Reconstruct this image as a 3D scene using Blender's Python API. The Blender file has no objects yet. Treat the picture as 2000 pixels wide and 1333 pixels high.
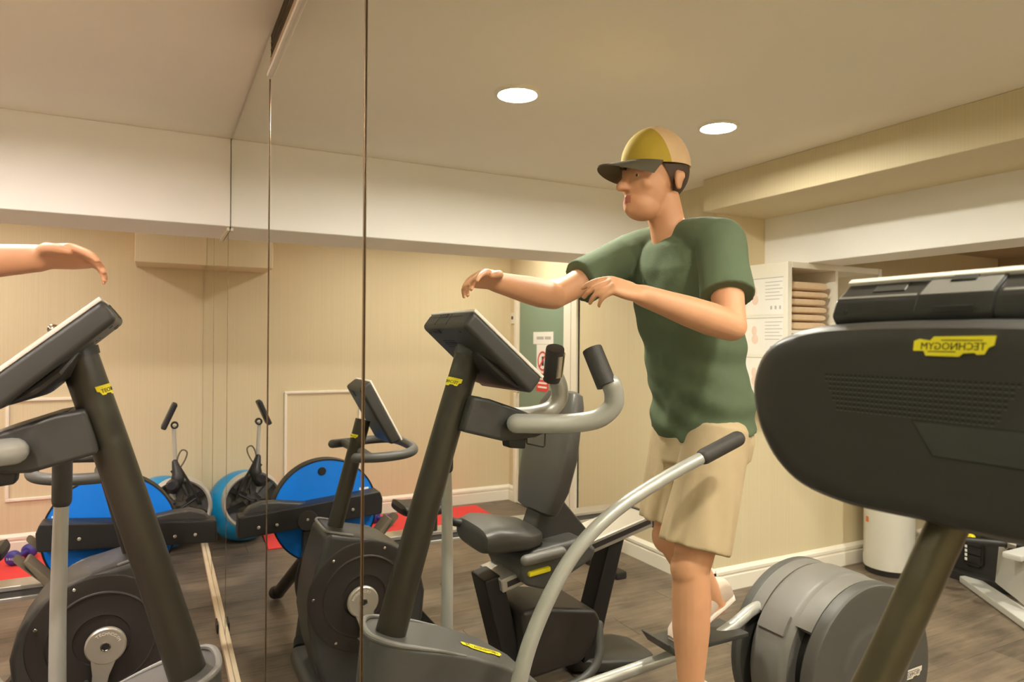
import bpy, bmesh, math, random
from mathutils import Vector, Matrix, Euler
random.seed(7)
PI = math.pi
SC = bpy.context.scene
COL = SC.collection

# ------------------------------------------------------------------ camera
cd = bpy.data.cameras.new('camera')
cam = bpy.data.objects.new('camera', cd)
COL.objects.link(cam)
cam.location = (-0.297, 0.0, 1.48)
_m = Matrix.Rotation(-math.radians(27.4), 4, 'Z') @ Matrix.Rotation(PI / 2, 4, 'X') @ Matrix.Rotation(math.radians(0.45), 4, 'Z')
cam.rotation_euler = _m.to_euler()
cd.sensor_width = 36.0
cd.lens = 1330.0 / 2000.0 * 36.0
cd.clip_start = 0.02
cd.clip_end = 60
cd.dof.use_dof = True
cd.dof.focus_distance = 1.9
cd.dof.aperture_fstop = 5.0
SC.camera = cam

# ------------------------------------------------------------------ world, exposure
w = bpy.data.worlds.new('world')
SC.world = w
w.use_nodes = True
w.node_tree.nodes['Background'].inputs[0].default_value = (1.0, 0.86, 0.66, 1)
w.node_tree.nodes['Background'].inputs[1].default_value = 0.0
SC.view_settings.view_transform = 'Standard'
SC.view_settings.look = 'None'
SC.view_settings.gamma = 1.0
SC.view_settings.use_curve_mapping = False
SC.view_settings.exposure = 1.86
try:
    SC.cycles.max_bounces = 14
    SC.cycles.diffuse_bounces = 12
    SC.cycles.glossy_bounces = 8
    SC.cycles.sample_clamp_indirect = 8.0
    SC.cycles.caustics_reflective = True
    SC.cycles.blur_glossy = 0.3
except Exception:
    pass
LAMP_STRENGTH = 190.0
LAMP_COLOR = (1.0, 0.91, 0.83)

# ------------------------------------------------------------------ materials
def lin(c):
    return tuple(((v / 12.92) if v <= 0.04045 else ((v + 0.055) / 1.055) ** 2.4) for v in c)

def rgb(r, g, b):
    return lin((r / 255.0, g / 255.0, b / 255.0))

def nodes_of(name):
    m = bpy.data.materials.new(name)
    m.use_nodes = True
    nt = m.node_tree
    return m, nt, nt.nodes['Principled BSDF']

def mat(name, col, rough=0.5, metal=0.0, var=0.08, scale=30.0, bump=0.0, bscale=400.0, spec=0.5, coat=0.0):
    m, nt, p = nodes_of(name)
    p.inputs['Roughness'].default_value = rough
    p.inputs['Metallic'].default_value = metal
    p.inputs['Specular IOR Level'].default_value = spec
    p.inputs['Coat Weight'].default_value = coat
    tc = nt.nodes.new('ShaderNodeTexCoord')
    n = nt.nodes.new('ShaderNodeTexNoise')
    n.inputs['Scale'].default_value = scale
    n.inputs['Detail'].default_value = 4
    nt.links.new(tc.outputs['Object'], n.inputs['Vector'])
    mx = nt.nodes.new('ShaderNodeMix')
    mx.data_type = 'RGBA'
    nt.links.new(n.outputs['Fac'], mx.inputs['Factor'])
    mx.inputs['A'].default_value = tuple(v * (1 - var) for v in col) + (1,)
    mx.inputs['B'].default_value = tuple(min(1, v * (1 + var)) for v in col) + (1,)
    nt.links.new(mx.outputs['Result'], p.inputs['Base Color'])
    if bump:
        n2 = nt.nodes.new('ShaderNodeTexNoise')
        n2.inputs['Scale'].default_value = bscale
        n2.inputs['Detail'].default_value = 2
        nt.links.new(tc.outputs['Object'], n2.inputs['Vector'])
        b = nt.nodes.new('ShaderNodeBump')
        b.inputs['Strength'].default_value = bump
        b.inputs['Distance'].default_value = 0.002
        nt.links.new(n2.outputs['Fac'], b.inputs['Height'])
        nt.links.new(b.outputs['Normal'], p.inputs['Normal'])
    return m

def wallpaper(name, c1, c2):
    m, nt, p = nodes_of(name)
    p.inputs['Roughness'].default_value = 0.6
    tc = nt.nodes.new('ShaderNodeTexCoord')
    sep = nt.nodes.new('ShaderNodeSeparateXYZ')
    nt.links.new(tc.outputs['Object'], sep.inputs[0])
    add = nt.nodes.new('ShaderNodeMath'); add.operation = 'ADD'
    nt.links.new(sep.outputs['X'], add.inputs[0]); nt.links.new(sep.outputs['Y'], add.inputs[1])
    comb = nt.nodes.new('ShaderNodeCombineXYZ')
    nt.links.new(add.outputs[0], comb.inputs['X'])
    n = nt.nodes.new('ShaderNodeTexNoise'); n.noise_dimensions = '3D'
    n.inputs['Scale'].default_value = 90; n.inputs['Detail'].default_value = 2
    mp = nt.nodes.new('ShaderNodeMapping'); mp.inputs['Scale'].default_value = (1, 1, 0.01)
    cz = nt.nodes.new('ShaderNodeCombineXYZ')
    nt.links.new(add.outputs[0], cz.inputs['X']); nt.links.new(sep.outputs['Z'], cz.inputs['Z'])
    nt.links.new(cz.outputs[0], mp.inputs['Vector']); nt.links.new(mp.outputs[0], n.inputs['Vector'])
    wv = nt.nodes.new('ShaderNodeMath'); wv.operation = 'SINE'
    ml = nt.nodes.new('ShaderNodeMath'); ml.operation = 'MULTIPLY'; ml.inputs[1].default_value = 2 * PI / 0.014
    nt.links.new(add.outputs[0], ml.inputs[0]); nt.links.new(ml.outputs[0], wv.inputs[0])
    m2 = nt.nodes.new('ShaderNodeMath'); m2.operation = 'MULTIPLY_ADD'; m2.inputs[1].default_value = 0.10
    nt.links.new(wv.outputs[0], m2.inputs[0]); nt.links.new(n.outputs['Fac'], m2.inputs[2])
    mx = nt.nodes.new('ShaderNodeMix'); mx.data_type = 'RGBA'; mx.clamp_factor = True
    nt.links.new(m2.outputs[0], mx.inputs['Factor'])
    mx.inputs['A'].default_value = c1 + (1,); mx.inputs['B'].default_value = c2 + (1,)
    nt.links.new(mx.outputs['Result'], p.inputs['Base Color'])
    b = nt.nodes.new('ShaderNodeBump'); b.inputs['Strength'].default_value = 0.15; b.inputs['Distance'].default_value = 0.001
    nt.links.new(m2.outputs[0], b.inputs['Height']); nt.links.new(b.outputs['Normal'], p.inputs['Normal'])
    return m

def plank_mat(name):
    m, nt, p = nodes_of(name)
    p.inputs['Roughness'].default_value = 0.42
    tc = nt.nodes.new('ShaderNodeTexCoord')
    oi = nt.nodes.new('ShaderNodeObjectInfo')
    geo = nt.nodes.new('ShaderNodeNewGeometry')
    mp = nt.nodes.new('ShaderNodeMapping'); mp.inputs['Scale'].default_value = (1.2, 14, 1)
    ad = nt.nodes.new('ShaderNodeVectorMath'); ad.operation = 'ADD'
    nt.links.new(geo.outputs['Position'], ad.inputs[0]); nt.links.new(oi.outputs['Random'], ad.inputs[1])
    nt.links.new(ad.outputs[0], mp.inputs['Vector'])
    n = nt.nodes.new('ShaderNodeTexNoise'); n.inputs['Scale'].default_value = 3; n.inputs['Detail'].default_value = 8; n.inputs['Roughness'].default_value = 0.65
    nt.links.new(mp.outputs[0], n.inputs['Vector'])
    n3 = nt.nodes.new('ShaderNodeTexNoise'); n3.inputs['Scale'].default_value = 3.5; n3.inputs['Detail'].default_value = 5
    nt.links.new(geo.outputs['Position'], n3.inputs['Vector'])
    mm = nt.nodes.new('ShaderNodeMath'); mm.operation = 'ADD'
    nt.links.new(n.outputs['Fac'], mm.inputs[0]); nt.links.new(n3.outputs['Fac'], mm.inputs[1])
    m2 = nt.nodes.new('ShaderNodeMath'); m2.operation = 'MULTIPLY_ADD'; m2.inputs[1].default_value = 0.14
    nt.links.new(oi.outputs['Random'], m2.inputs[0]); nt.links.new(mm.outputs[0], m2.inputs[2])
    rp = nt.nodes.new('ShaderNodeValToRGB')
    rp.color_ramp.elements[0].position = 0.62; rp.color_ramp.elements[0].color = FLOOR_DARK + (1,)
    rp.color_ramp.elements[1].position = 1.55; rp.color_ramp.elements[1].color = FLOOR_LIGHT + (1,)
    sc = nt.nodes.new('ShaderNodeMath'); sc.operation = 'MULTIPLY'; sc.inputs[1].default_value = 0.62
    nt.links.new(m2.outputs[0], sc.inputs[0])
    rp.color_ramp.elements[0].position = 0.42; rp.color_ramp.elements[1].position = 0.95
    nt.links.new(sc.outputs[0], rp.inputs[0])
    nt.links.new(rp.outputs[0], p.inputs['Base Color'])
    b = nt.nodes.new('ShaderNodeBump'); b.inputs['Strength'].default_value = 0.2; b.inputs['Distance'].default_value = 0.001
    nt.links.new(n.outputs['Fac'], b.inputs['Height']); nt.links.new(b.outputs['Normal'], p.inputs['Normal'])
    return m

FLOOR_DARK = rgb(66, 58, 49)
FLOOR_LIGHT = rgb(143, 125, 105)
M = {}
M['wallpaper'] = wallpaper('wallpaper', rgb(210, 194, 158), rgb(221, 207, 174))
M['paint_white'] = mat('paint_white', rgb(243, 240, 236), 0.6, var=0.02, scale=3)
M['ceiling_paint'] = mat('ceiling_paint', rgb(246, 238, 224), 0.75, var=0.02, scale=2)
M['trim_white'] = mat('trim_white', rgb(238, 230, 214), 0.4, var=0.02, scale=5)
M['plank'] = plank_mat('vinyl_plank')
M['floor_joint'] = mat('floor_joint', rgb(66, 56, 48), 0.8)
M['brown_wall'] = mat('brown_wall', rgb(178, 156, 128), 0.7, var=0.04, scale=4)
def mirror_mat():
    m, nt, p = nodes_of('mirror_silver')
    p.inputs['Base Color'].default_value = (0.785, 0.835, 0.775, 1)
    p.inputs['Metallic'].default_value = 1.0
    p.inputs['Roughness'].default_value = 0.0
    return m
M['mirror'] = mirror_mat()
M['mirror_edge'] = mat('mirror_edge', rgb(150, 140, 112), 0.2, var=0.05)
M['seam_dark'] = mat('seam_dark', rgb(40, 32, 24), 0.7)
M['dark'] = mat('charcoal_plastic', rgb(58, 56, 53), 0.42, var=0.06, bump=0.12, bscale=900)
M['black'] = mat('black_plastic', rgb(34, 32, 31), 0.45, var=0.08)
M['cover'] = mat('black_brown_cover', rgb(48, 43, 40), 0.4, var=0.05)
M['grey'] = mat('grey_plastic', rgb(112, 108, 102), 0.42, var=0.05, bump=0.15, bscale=1200)
M['midgrey'] = mat('mid_grey_plastic', rgb(77, 75, 71), 0.45, var=0.05, bump=0.15, bscale=1200)
M['mast'] = mat('bronze_black_paint', rgb(60, 56, 47), 0.32, metal=0.4, var=0.05)
M['mast_bronze'] = mat('bronze_paint', rgb(92, 84, 66), 0.28, metal=0.5, var=0.05)
M['silver'] = mat('silver_paint', rgb(176, 174, 166), 0.35, metal=0.35, var=0.03)
M['alu'] = mat('brushed_aluminium', rgb(205, 200, 190), 0.3, metal=0.7, var=0.05)
M['chrome'] = mat('chrome', rgb(225, 220, 210), 0.12, metal=1.0, var=0.02)
M['satin'] = mat('satin_crank_metal', rgb(188, 180, 166), 0.38, metal=0.55, var=0.05)
M['rubber'] = mat('black_rubber', rgb(30, 29, 28), 0.7, var=0.1, bump=0.3, bscale=600)
M['grip'] = mat('grip_rubber', rgb(56, 52, 48), 0.6, var=0.08, bump=0.3, bscale=700)
M['bezel'] = mat('pale_bezel', rgb(226, 216, 204), 0.3, var=0.02)
M['screen'] = mat('dark_screen_glass', rgb(18, 19, 22), 0.08, var=0.02)
M['blue'] = mat('blue_disc_plastic', rgb(18, 122, 226), 0.3, var=0.03)
M['blueball'] = mat('blue_ball_vinyl', rgb(20, 140, 200), 0.3, var=0.04)
M['red'] = mat('red_foam_mat', rgb(226, 62, 60), 0.75, var=0.05, bump=0.3, bscale=300)
M['violet'] = mat('violet_vinyl', rgb(66, 58, 140), 0.5, var=0.06)
M['yellow'] = mat('yellow_sticker', rgb(240, 222, 30), 0.45, var=0.03)
M['ink'] = mat('black_ink', rgb(26, 24, 16), 0.6)
M['seatvinyl'] = mat('grey_seat_vinyl', rgb(72, 69, 64), 0.4, var=0.06, bump=0.1, bscale=500)
M['cardwhite'] = mat('white_melamine', rgb(232, 226, 212), 0.45, var=0.02)
M['paper'] = mat('white_paper', rgb(236, 232, 226), 0.7, var=0.02)
M['printgrey'] = mat('grey_print', rgb(178, 176, 172), 0.8)
M['printpink'] = mat('pink_print', rgb(232, 206, 192), 0.8)
M['printblue'] = mat('blue_print', rgb(50, 60, 170), 0.8)
M['printred'] = mat('red_print', rgb(214, 66, 60), 0.7)
M['towel'] = mat('beige_towel', rgb(224, 196, 162), 0.95, var=0.1, scale=60, bump=0.8, bscale=500)
M['doorgreen'] = mat('green_frosted_panel', rgb(128, 148, 128), 0.35, var=0.03, scale=4)
M['wood'] = mat('raw_pine', rgb(232, 212, 180), 0.6, var=0.15, scale=9)
M['binwhite'] = mat('white_bin_plastic', rgb(206, 202, 190), 0.4, var=0.02)
M['orange'] = mat('orange_label', rgb(216, 108, 60), 0.6)
M['gymgrey'] = mat('pale_grey_steel', rgb(196, 194, 188), 0.4, var=0.03)
M['strap'] = mat('taupe_strap', rgb(104, 92, 74), 0.7, var=0.2, scale=20)
M['fandish'] = mat('smoky_grey_metal', rgb(120, 114, 104), 0.3, metal=0.5, var=0.15, scale=15)
M['rimgrey'] = mat('pale_rim', rgb(178, 172, 160), 0.4, var=0.04)
M['skin'] = mat('skin', rgb(206, 150, 112), 0.55, var=0.06, scale=25)
M['lips'] = mat('lips', rgb(178, 104, 88), 0.5, var=0.05)
M['stubble'] = mat('stubble', rgb(168, 118, 88), 0.7, var=0.12, scale=120)
M['shirt'] = mat('green_tshirt', rgb(88, 101, 76), 0.9, var=0.1, scale=14, bump=0.3, bscale=250)
M['shorts'] = mat('khaki_shorts', rgb(186, 164, 130), 0.9, var=0.08, scale=14, bump=0.3, bscale=250)
M['capgold'] = mat('mustard_cap_panel', rgb(178, 150, 50), 0.85, var=0.08)
M['captan'] = mat('tan_cap_panel', rgb(210, 176, 134), 0.9, var=0.06)
M['capbrim'] = mat('dark_cap_brim', rgb(86, 78, 62), 0.85, var=0.08)
M['hair'] = mat('brown_hair', rgb(70, 50, 36), 0.7, var=0.2, scale=90)
M['eyewhite'] = mat('eye_white', rgb(228, 220, 210), 0.25)
M['iris'] = mat('brown_iris', rgb(52, 36, 26), 0.2)
M['shoe'] = mat('grey_running_shoe', rgb(196, 176, 160), 0.7, var=0.08)
def emit_mat(name, col, s):
    m, nt, p = nodes_of(name)
    p.inputs['Base Color'].default_value = (0.9, 0.9, 0.9, 1)
    p.inputs['Emission Color'].default_value = col + (1,)
    p.inputs['Emission Strength'].default_value = s
    return m
M['lamp'] = emit_mat('lamp_glow', LAMP_COLOR, LAMP_STRENGTH)
M['lamp_dim'] = emit_mat('lamp_glow_dim', LAMP_COLOR, LAMP_STRENGTH * 0.43)
M['bead'] = mat('bronze_joint_bead', rgb(120, 98, 72), 0.25, metal=0.7, var=0.1)
M['consoleblack'] = mat('console_black', rgb(52, 48, 45), 0.36, var=0.05, bump=0.12, bscale=900)
M['glossdark'] = mat('gloss_dark_plastic', rgb(52, 51, 50), 0.2, var=0.04)
M['towerblack'] = mat('black_steel', rgb(40, 38, 36), 0.5, var=0.05)

# ------------------------------------------------------------------ geometry helpers
# all points are (a, y, z): a = distance from the mirror wall into the room (world x = -a)
def V(a, y, z):
    return Vector((-a, y, z))

def merge(dst, src):
    me = bpy.data.meshes.new('tmp')
    src.to_mesh(me); src.free()
    dst.from_mesh(me)
    bpy.data.meshes.remove(me)
    return dst

def bevel(bm, width, seg=2, angle=0.5):
    if width <= 0:
        return bm
    bm.normal_update()
    es = [e for e in bm.edges if len(e.link_faces) == 2 and e.calc_face_angle(0) > angle]
    if es:
        bmesh.ops.bevel(bm, geom=es, offset=width, segments=seg, profile=0.5, affect='EDGES', clamp_overlap=True)
    return bm

def prism3(pts, vec, bev=0.0, seg=2, angle=0.5):
    """polygon of world Vectors swept along vec"""
    bm = bmesh.new()
    v1 = [bm.verts.new(p) for p in pts]
    v2 = [bm.verts.new(p + vec) for p in pts]
    bm.faces.new(v1); bm.faces.new(v2[::-1])
    n = len(pts)
    for i in range(n):
        bm.faces.new((v1[i], v2[i], v2[(i + 1) % n], v1[(i + 1) % n]))
    bmesh.ops.recalc_face_normals(bm, faces=bm.faces)
    return bevel(bm, bev, seg, angle)

def prof(pts, y0, y1, bev=0.0, seg=2, angle=0.5):
    """(a,z) outline swept from y0 to y1"""
    return prism3([V(a, y0, z) for a, z in pts], Vector((0, y1 - y0, 0)), bev, seg, angle)

def profx(pts, a0, a1, bev=0.0, seg=2, angle=0.5):
    """(y,z) outline swept from a0 to a1"""
    return prism3([V(a0, y, z) for y, z in pts], Vector((-(a1 - a0), 0, 0)), bev, seg, angle)

def box(a0, a1, y0, y1, z0, z1, bev=0.0, seg=2):
    return prof([(a0, z0), (a1, z0), (a1, z1), (a0, z1)], y0, y1, bev, seg)

def frames(pts):
    n = len(pts)
    T = []
    for i in range(n):
        t = (pts[min(i + 1, n - 1)] - pts[max(i - 1, 0)])
        T.append(t.normalized())
    u = T[0].orthogonal().normalized()
    out = []
    for i in range(n):
        u = (u - T[i] * u.dot(T[i])).normalized()
        out.append((T[i], u, T[i].cross(u)))
    return out

def smooth_path(pts, k=6):
    P = [Vector(p) for p in pts]
    if len(P) < 3:
        return P
    out = []
    Q = [P[0] * 2 - P[1]] + P + [P[-1] * 2 - P[-2]]
    for i in range(1, len(Q) - 2):
        p0, p1, p2, p3 = Q[i - 1], Q[i], Q[i + 1], Q[i + 2]
        for j in range(k):
            t = j / k
            out.append(0.5 * ((2 * p1) + (p2 - p0) * t + (2 * p0 - 5 * p1 + 4 * p2 - p3) * t * t + (3 * p1 - p0 - 3 * p2 + p3) * t ** 3))
    out.append(P[-1])
    return out

def tube(pts, r, n=16, smooth=0, round_ends=False, flat=1.0):
    """pts world Vectors"""
    P = smooth_path(pts, smooth) if smooth else [Vector(p) for p in pts]
    m = len(P)
    R = r if isinstance(r, (list, tuple)) else None
    rs = []
    for i in range(m):
        if R is None:
            rs.append(r)
        else:
            t = i / (m - 1) * (len(R) - 1); k = min(int(t), len(R) - 2); f = t - k
            rs.append(R[k] * (1 - f) + R[k + 1] * f)
    if round_ends:
        d0 = (P[0] - P[1]).normalized(); d1 = (P[-1] - P[-2]).normalized()
        pre, pr, post, po = [], [], [], []
        for k in range(1, 5):
            an = k / 4 * PI / 2 * 0.98
            pre.insert(0, P[0] + d0 * rs[0] * math.sin(an)); pr.insert(0, rs[0] * math.cos(an))
            post.append(P[-1] + d1 * rs[-1] * math.sin(an)); po.append(rs[-1] * math.cos(an))
        P = pre + P + post; rs = pr + rs + po
    F = frames(P)
    bm = bmesh.new()
    rings = []
    for p, (t, u, v), rr in zip(P, F, rs):
        rings.append([bm.verts.new(p + u * math.cos(2 * PI * i / n) * rr + v * math.sin(2 * PI * i / n) * rr * flat) for i in range(n)])
    skin_rings(bm, rings)
    return bm

def skin_rings(bm, rings, cap=True, closed=False):
    n = len(rings[0])
    for a, b in zip(rings, rings[1:] + ([rings[0]] if closed else [])):
        for i in range(n):
            bm.faces.new((a[i], a[(i + 1) % n], b[(i + 1) % n], b[i]))
    if cap and not closed:
        bm.faces.new(rings[0][::-1]); bm.faces.new(rings[-1])
    bmesh.ops.recalc_face_normals(bm, faces=bm.faces)
    return bm

def loft(rings, cap=True):
    bm = bmesh.new()
    return skin_rings(bm, [[bm.verts.new(p) for p in r] for r in rings], cap)

def sring(c, u, v, ru, rv, e=2.5, n=28):
    out = []
    for i in range(n):
        t = 2 * PI * i / n
        ct, st = math.cos(t), math.sin(t)
        x = math.copysign(abs(ct) ** (2 / e), ct) * ru
        y = math.copysign(abs(st) ** (2 / e), st) * rv
        out.append(c + u * x + v * y)
    return out

def lathe(c, axis, profile, n=48, a0=0.0, a1=2 * PI, u=None, close_profile=False):
    """profile (t along axis, r) revolved about axis through c"""
    ax = Vector(axis).normalized()
    if u is None:
        u = ax.orthogonal().normalized()
    v = ax.cross(u)
    full = abs((a1 - a0) - 2 * PI) < 1e-6
    bm = bmesh.new()
    m = n if full else n + 1
    rows = []
    for i in range(m):
        an = a0 + (a1 - a0) * i / n
        d = u * math.cos(an) + v * math.sin(an)
        rows.append([bm.verts.new(c + ax * t + d * max(r, 1e-5)) for t, r in profile])
    k = len(profile)
    for i in range(n):
        A, B = rows[i], rows[(i + 1) % m]
        for j in range(k - (0 if close_profile else 1)):
            j2 = (j + 1) % k
            bm.faces.new((A[j], A[j2], B[j2], B[j]))
    if not full and close_profile:
        bm.faces.new(rows[0]); bm.faces.new(rows[-1][::-1])
    bmesh.ops.remove_doubles(bm, verts=bm.verts, dist=2e-5)
    bmesh.ops.recalc_face_normals(bm, faces=bm.faces)
    return bm

def disc(c, axis, r, t, bev=0.003, n=48):
    """solid disc centred at c, thickness t along axis"""
    h = t / 2
    b = min(bev, h * 0.9)
    return lathe(c, axis, [(-h, 0), (-h, r - b), (-h + b, r), (h - b, r), (h, r - b), (h, 0)], n)

def ell(c, ra, ry, rz, rot=None, n=20):
    bm = bmesh.new()
    bmesh.ops.create_uvsphere(bm, u_segments=n, v_segments=max(8, n * 2 // 3), radius=1.0)
    mx = Matrix.Translation(c) @ (rot.to_matrix().to_4x4() if rot else Matrix()) @ Matrix.Diagonal((ra, ry, rz, 1))
    bm.transform(mx)
    return bm

def cap2(p, q, r1, r2, n=18):
    """tapered capsule"""
    p, q = Vector(p), Vector(q)
    return tube([p, p.lerp(q, 0.33), p.lerp(q, 0.66), q], [r1, r2], n, 0, True)

def cyl2(p, q, r1, r2, n=24, flat=1.0):
    return tube([Vector(p), Vector(q)], [r1, r2], n, 0, False, flat)

def finish(me, sharp=0.6):
    me.polygons.foreach_set('use_smooth', [sharp > 0] * len(me.polygons))
    me.update()
    if sharp <= 0:
        return
    try:
        me.set_sharp_from_angle(angle=sharp)
    except Exception:
        pass

def tag(o, label=None, cat=None, group=None, kind=None):
    if label: o['label'] = label
    if cat: o['category'] = cat
    if group: o['group'] = group
    if kind: o['kind'] = kind
    return o

def wloc(o):
    v = Vector((0, 0, 0))
    while o is not None:
        v += o.location
        o = o.parent
    return v

def obj(name, bm, m, parent=None, kind=None, label=None, mats=None, sharp=0.6, weld=False):
    if isinstance(bm, (list, tuple)):
        b = bmesh.new()
        for x in bm:
            merge(b, x)
        bm = b
    if parent is not None:
        org = wloc(parent)
    else:
        xs = [v.co.x for v in bm.verts]; ys = [v.co.y for v in bm.verts]; zs = [v.co.z for v in bm.verts]
        org = Vector(((min(xs) + max(xs)) / 2, (min(ys) + max(ys)) / 2, min(zs)))
    bmesh.ops.translate(bm, verts=bm.verts, vec=-org)
    me = bpy.data.meshes.new(name)
    bm.to_mesh(me); bm.free()
    for x in (mats or [m]):
        me.materials.append(M[x] if isinstance(x, str) else x)
    finish(me, sharp)
    o = bpy.data.objects.new(name, me)
    COL.objects.link(o)
    if 0 < sharp < 2:
        wn = o.modifiers.new('weighted', 'WEIGHTED_NORMAL'); wn.keep_sharp = True; wn.weight = 80
    if parent is not None:
        o.parent = parent
    else:
        o.location = org
    if kind: o['kind'] = kind
    if label: o['label'] = label
    return o

def thing(name, label, cat, a, y, z=0.0, group=None):
    o = bpy.data.objects.new(name, None)
    o.empty_display_size = 0.1
    COL.objects.link(o)
    o.location = V(a, y, z)
    return tag(o, label, cat, group)

def struct(name, bm, m, parent=None):
    return obj(name, bm, m, parent, kind=None if parent else 'structure')

# ------------------------------------------------------------------ lettering
def text_bm(s, size=1.0, extrude=0.0):
    cu = bpy.data.curves.new('txt', 'FONT')
    cu.body = s; cu.size = size; cu.extrude = extrude; cu.align_x = 'CENTER'; cu.resolution_u = 2
    o = bpy.data.objects.new('txt', cu)
    COL.objects.link(o)
    dg = bpy.context.evaluated_depsgraph_get()
    me = bpy.data.meshes.new_from_object(o.evaluated_get(dg))
    bm = bmesh.new(); bm.from_mesh(me)
    bpy.data.meshes.remove(me); bpy.data.objects.remove(o); bpy.data.curves.remove(cu)
    return bm

BADGE = [(1010, 575), (1045, 560), (1115, 572), (1140, 545), (1512, 540), (1505, 600), (1475, 615), (1455, 657), (1410, 660),
         (1400, 648), (1330, 652), (1305, 675), (1095, 672), (1080, 640), (1010, 640)]
def badge_2d():
    plate = [((1510 - x) / 500.0 - 0.5, (607 - y) / 500.0) for x, y in BADGE]
    ink = []
    tb = text_bm('TECHNOGYM', 1.0, 0.02)
    xs = [v.co.x for v in tb.verts]; ys = [v.co.y for v in tb.verts]
    sx = 0.80 / (max(xs) - min(xs)); sy = 0.095 / (max(ys) - min(ys))
    for v in tb.verts:
        v.co.x = v.co.x * sx - 0.0
        v.co.y = v.co.y * sy - 0.05
        v.co.z = v.co.z * 0.1
    def bar(x0, x1, y0, y1):
        b = bmesh.new()
        vs = [b.verts.new((x, y, z)) for z in (-0.002, 0.002) for x, y in ((x0, y0), (x1, y0), (x1, y1), (x0, y1))]
        for f in ((0, 1, 2, 3), (7, 6, 5, 4), (0, 4, 5, 1), (1, 5, 6, 2), (2, 6, 7, 3), (3, 7, 4, 0)):
            b.faces.new([vs[i] for i in f])
        return b
    merge(tb, bar(-0.36, 0.14, 0.068, 0.08))
    merge(tb, bar(-0.05, 0.30, -0.082, -0.07))
    pb = bmesh.new()
    lo = [pb.verts.new((x, y, 0)) for x, y in plate]
    hi = [pb.verts.new((x, y, 0.004)) for x, y in plate]
    pb.faces.new(hi); pb.faces.new(lo[::-1])
    n = len(plate)
    for i in range(n):
        pb.faces.new((lo[i], lo[(i + 1) % n], hi[(i + 1) % n], hi[i]))
    return pb, tb

def badge(parent, fmap, width, cuts=0, name='badge', face='yellow', ink='ink'):
    """fmap(x, y, h) gives the world point of badge coordinates in metres"""
    pb, tb = badge_2d()
    if cuts:
        bmesh.ops.triangulate(pb, faces=pb.faces)
        for i in range(1, cuts):
            bmesh.ops.bisect_plane(pb, geom=pb.verts[:] + pb.edges[:] + pb.faces[:], plane_co=(-0.5 + i / cuts, 0, 0), plane_no=(1, 0, 0))
    bmesh.ops.recalc_face_normals(pb, faces=pb.faces)
    for v in pb.verts:
        v.co = fmap(v.co.x * width, v.co.y * width, 0.0005 + v.co.z * 0.25)
    for v in tb.verts:
        v.co = fmap(v.co.x * width, v.co.y * width, 0.0019 + v.co.z * 0.1)
    o = obj(name, pb, face, parent)
    obj('lettering', tb, ink, o)
    return o

def planar(c, xd, yd):
    xd = Vector(xd).normalized(); yd = Vector(yd).normalized(); nd = xd.cross(yd)
    return lambda x, y, h: c + xd * x + yd * y + nd * h

# ================================================================== THE ROOM
H = 2.43
YB = 5.67          # back wall
AL = 2.625         # wall opposite the mirror
YC = 3.02          # its outer corner
AF = 5.6           # far end of the side room
YF = -2.6          # wall behind the camera
fl = struct('floor', box(-0.12, AF + 0.1, YF - 0.1, YB + 0.1, -0.12, -0.004), 'floor_joint')
# vinyl planks laid across the room
pw, pl = 0.225, 1.24
row = 0
y = 3.879 - 28 * pw
def plank_mesh(name, l, wd):
    b = prism3([Vector((0, 0, -0.004)), Vector((l, 0, -0.004)), Vector((l, 0, 0.0)), Vector((0, 0, 0.0))], Vector((0, wd, 0)), 0.0007, 1)
    me = bpy.data.meshes.new(name); b.to_mesh(me); b.free()
    me.materials.append(M['plank'])
    return me
cache = {}
while y < YB:
    y1 = min(y + pw, YB)
    y0 = max(y, YF)
    if y1 > YF + 0.01:
        x = -(0.0 + (0.31 * row * 1.37) % pl)
        x = 0.0
        first = True
        off = (0.37 * row) % 1.0
        xs = [0.0]
        c = off * pl if off > 0.15 else off * pl + pl * 0.3
        end = AL if y0 > YC else AF
        while c < end - 0.08:
            xs.append(c); c += pl
        xs.append(end)
        for i in range(len(xs) - 1):
            l = xs[i + 1] - xs[i] - 0.0018
            key = (round(l, 3), round(y1 - y0, 3))
            if key not in cache:
                cache[key] = plank_mesh('plank', key[0], key[1] - 0.0018)
            o = bpy.data.objects.new('plank', cache[key])
            COL.objects.link(o)
            o.parent = fl
            o.location = Vector((-xs[i + 1] + 0.0009, y0 + 0.0009, 0.0)) - fl.location
    y += pw
    row += 1

struct('ceiling', box(-0.12, AF + 0.1, YF - 0.1, YB + 0.1, H, H + 0.1), 'ceiling_paint')
struct('wall_right', box(-0.12, -0.012, YF - 0.1, YB + 0.1, 0, H), 'seam_dark')
struct('wall_back', box(-0.0, AL + 0.12, YB, YB + 0.12, 0, H), 'wallpaper')
struct('wall_left', box(AL, AL + 0.12, YC + 0.0, YB, 0, H), 'wallpaper')
struct('wall_side', box(AL + 0.12, AF, YC, YC + 0.12, 0, H), 'wallpaper')
struct('wall_far', box(AF, AF + 0.1, YF, YC + 0.12, 0, H), 'brown_wall')
struct('wall_front', box(0.0, AF, YF - 0.1, YF, 0, H), 'wallpaper')
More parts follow.
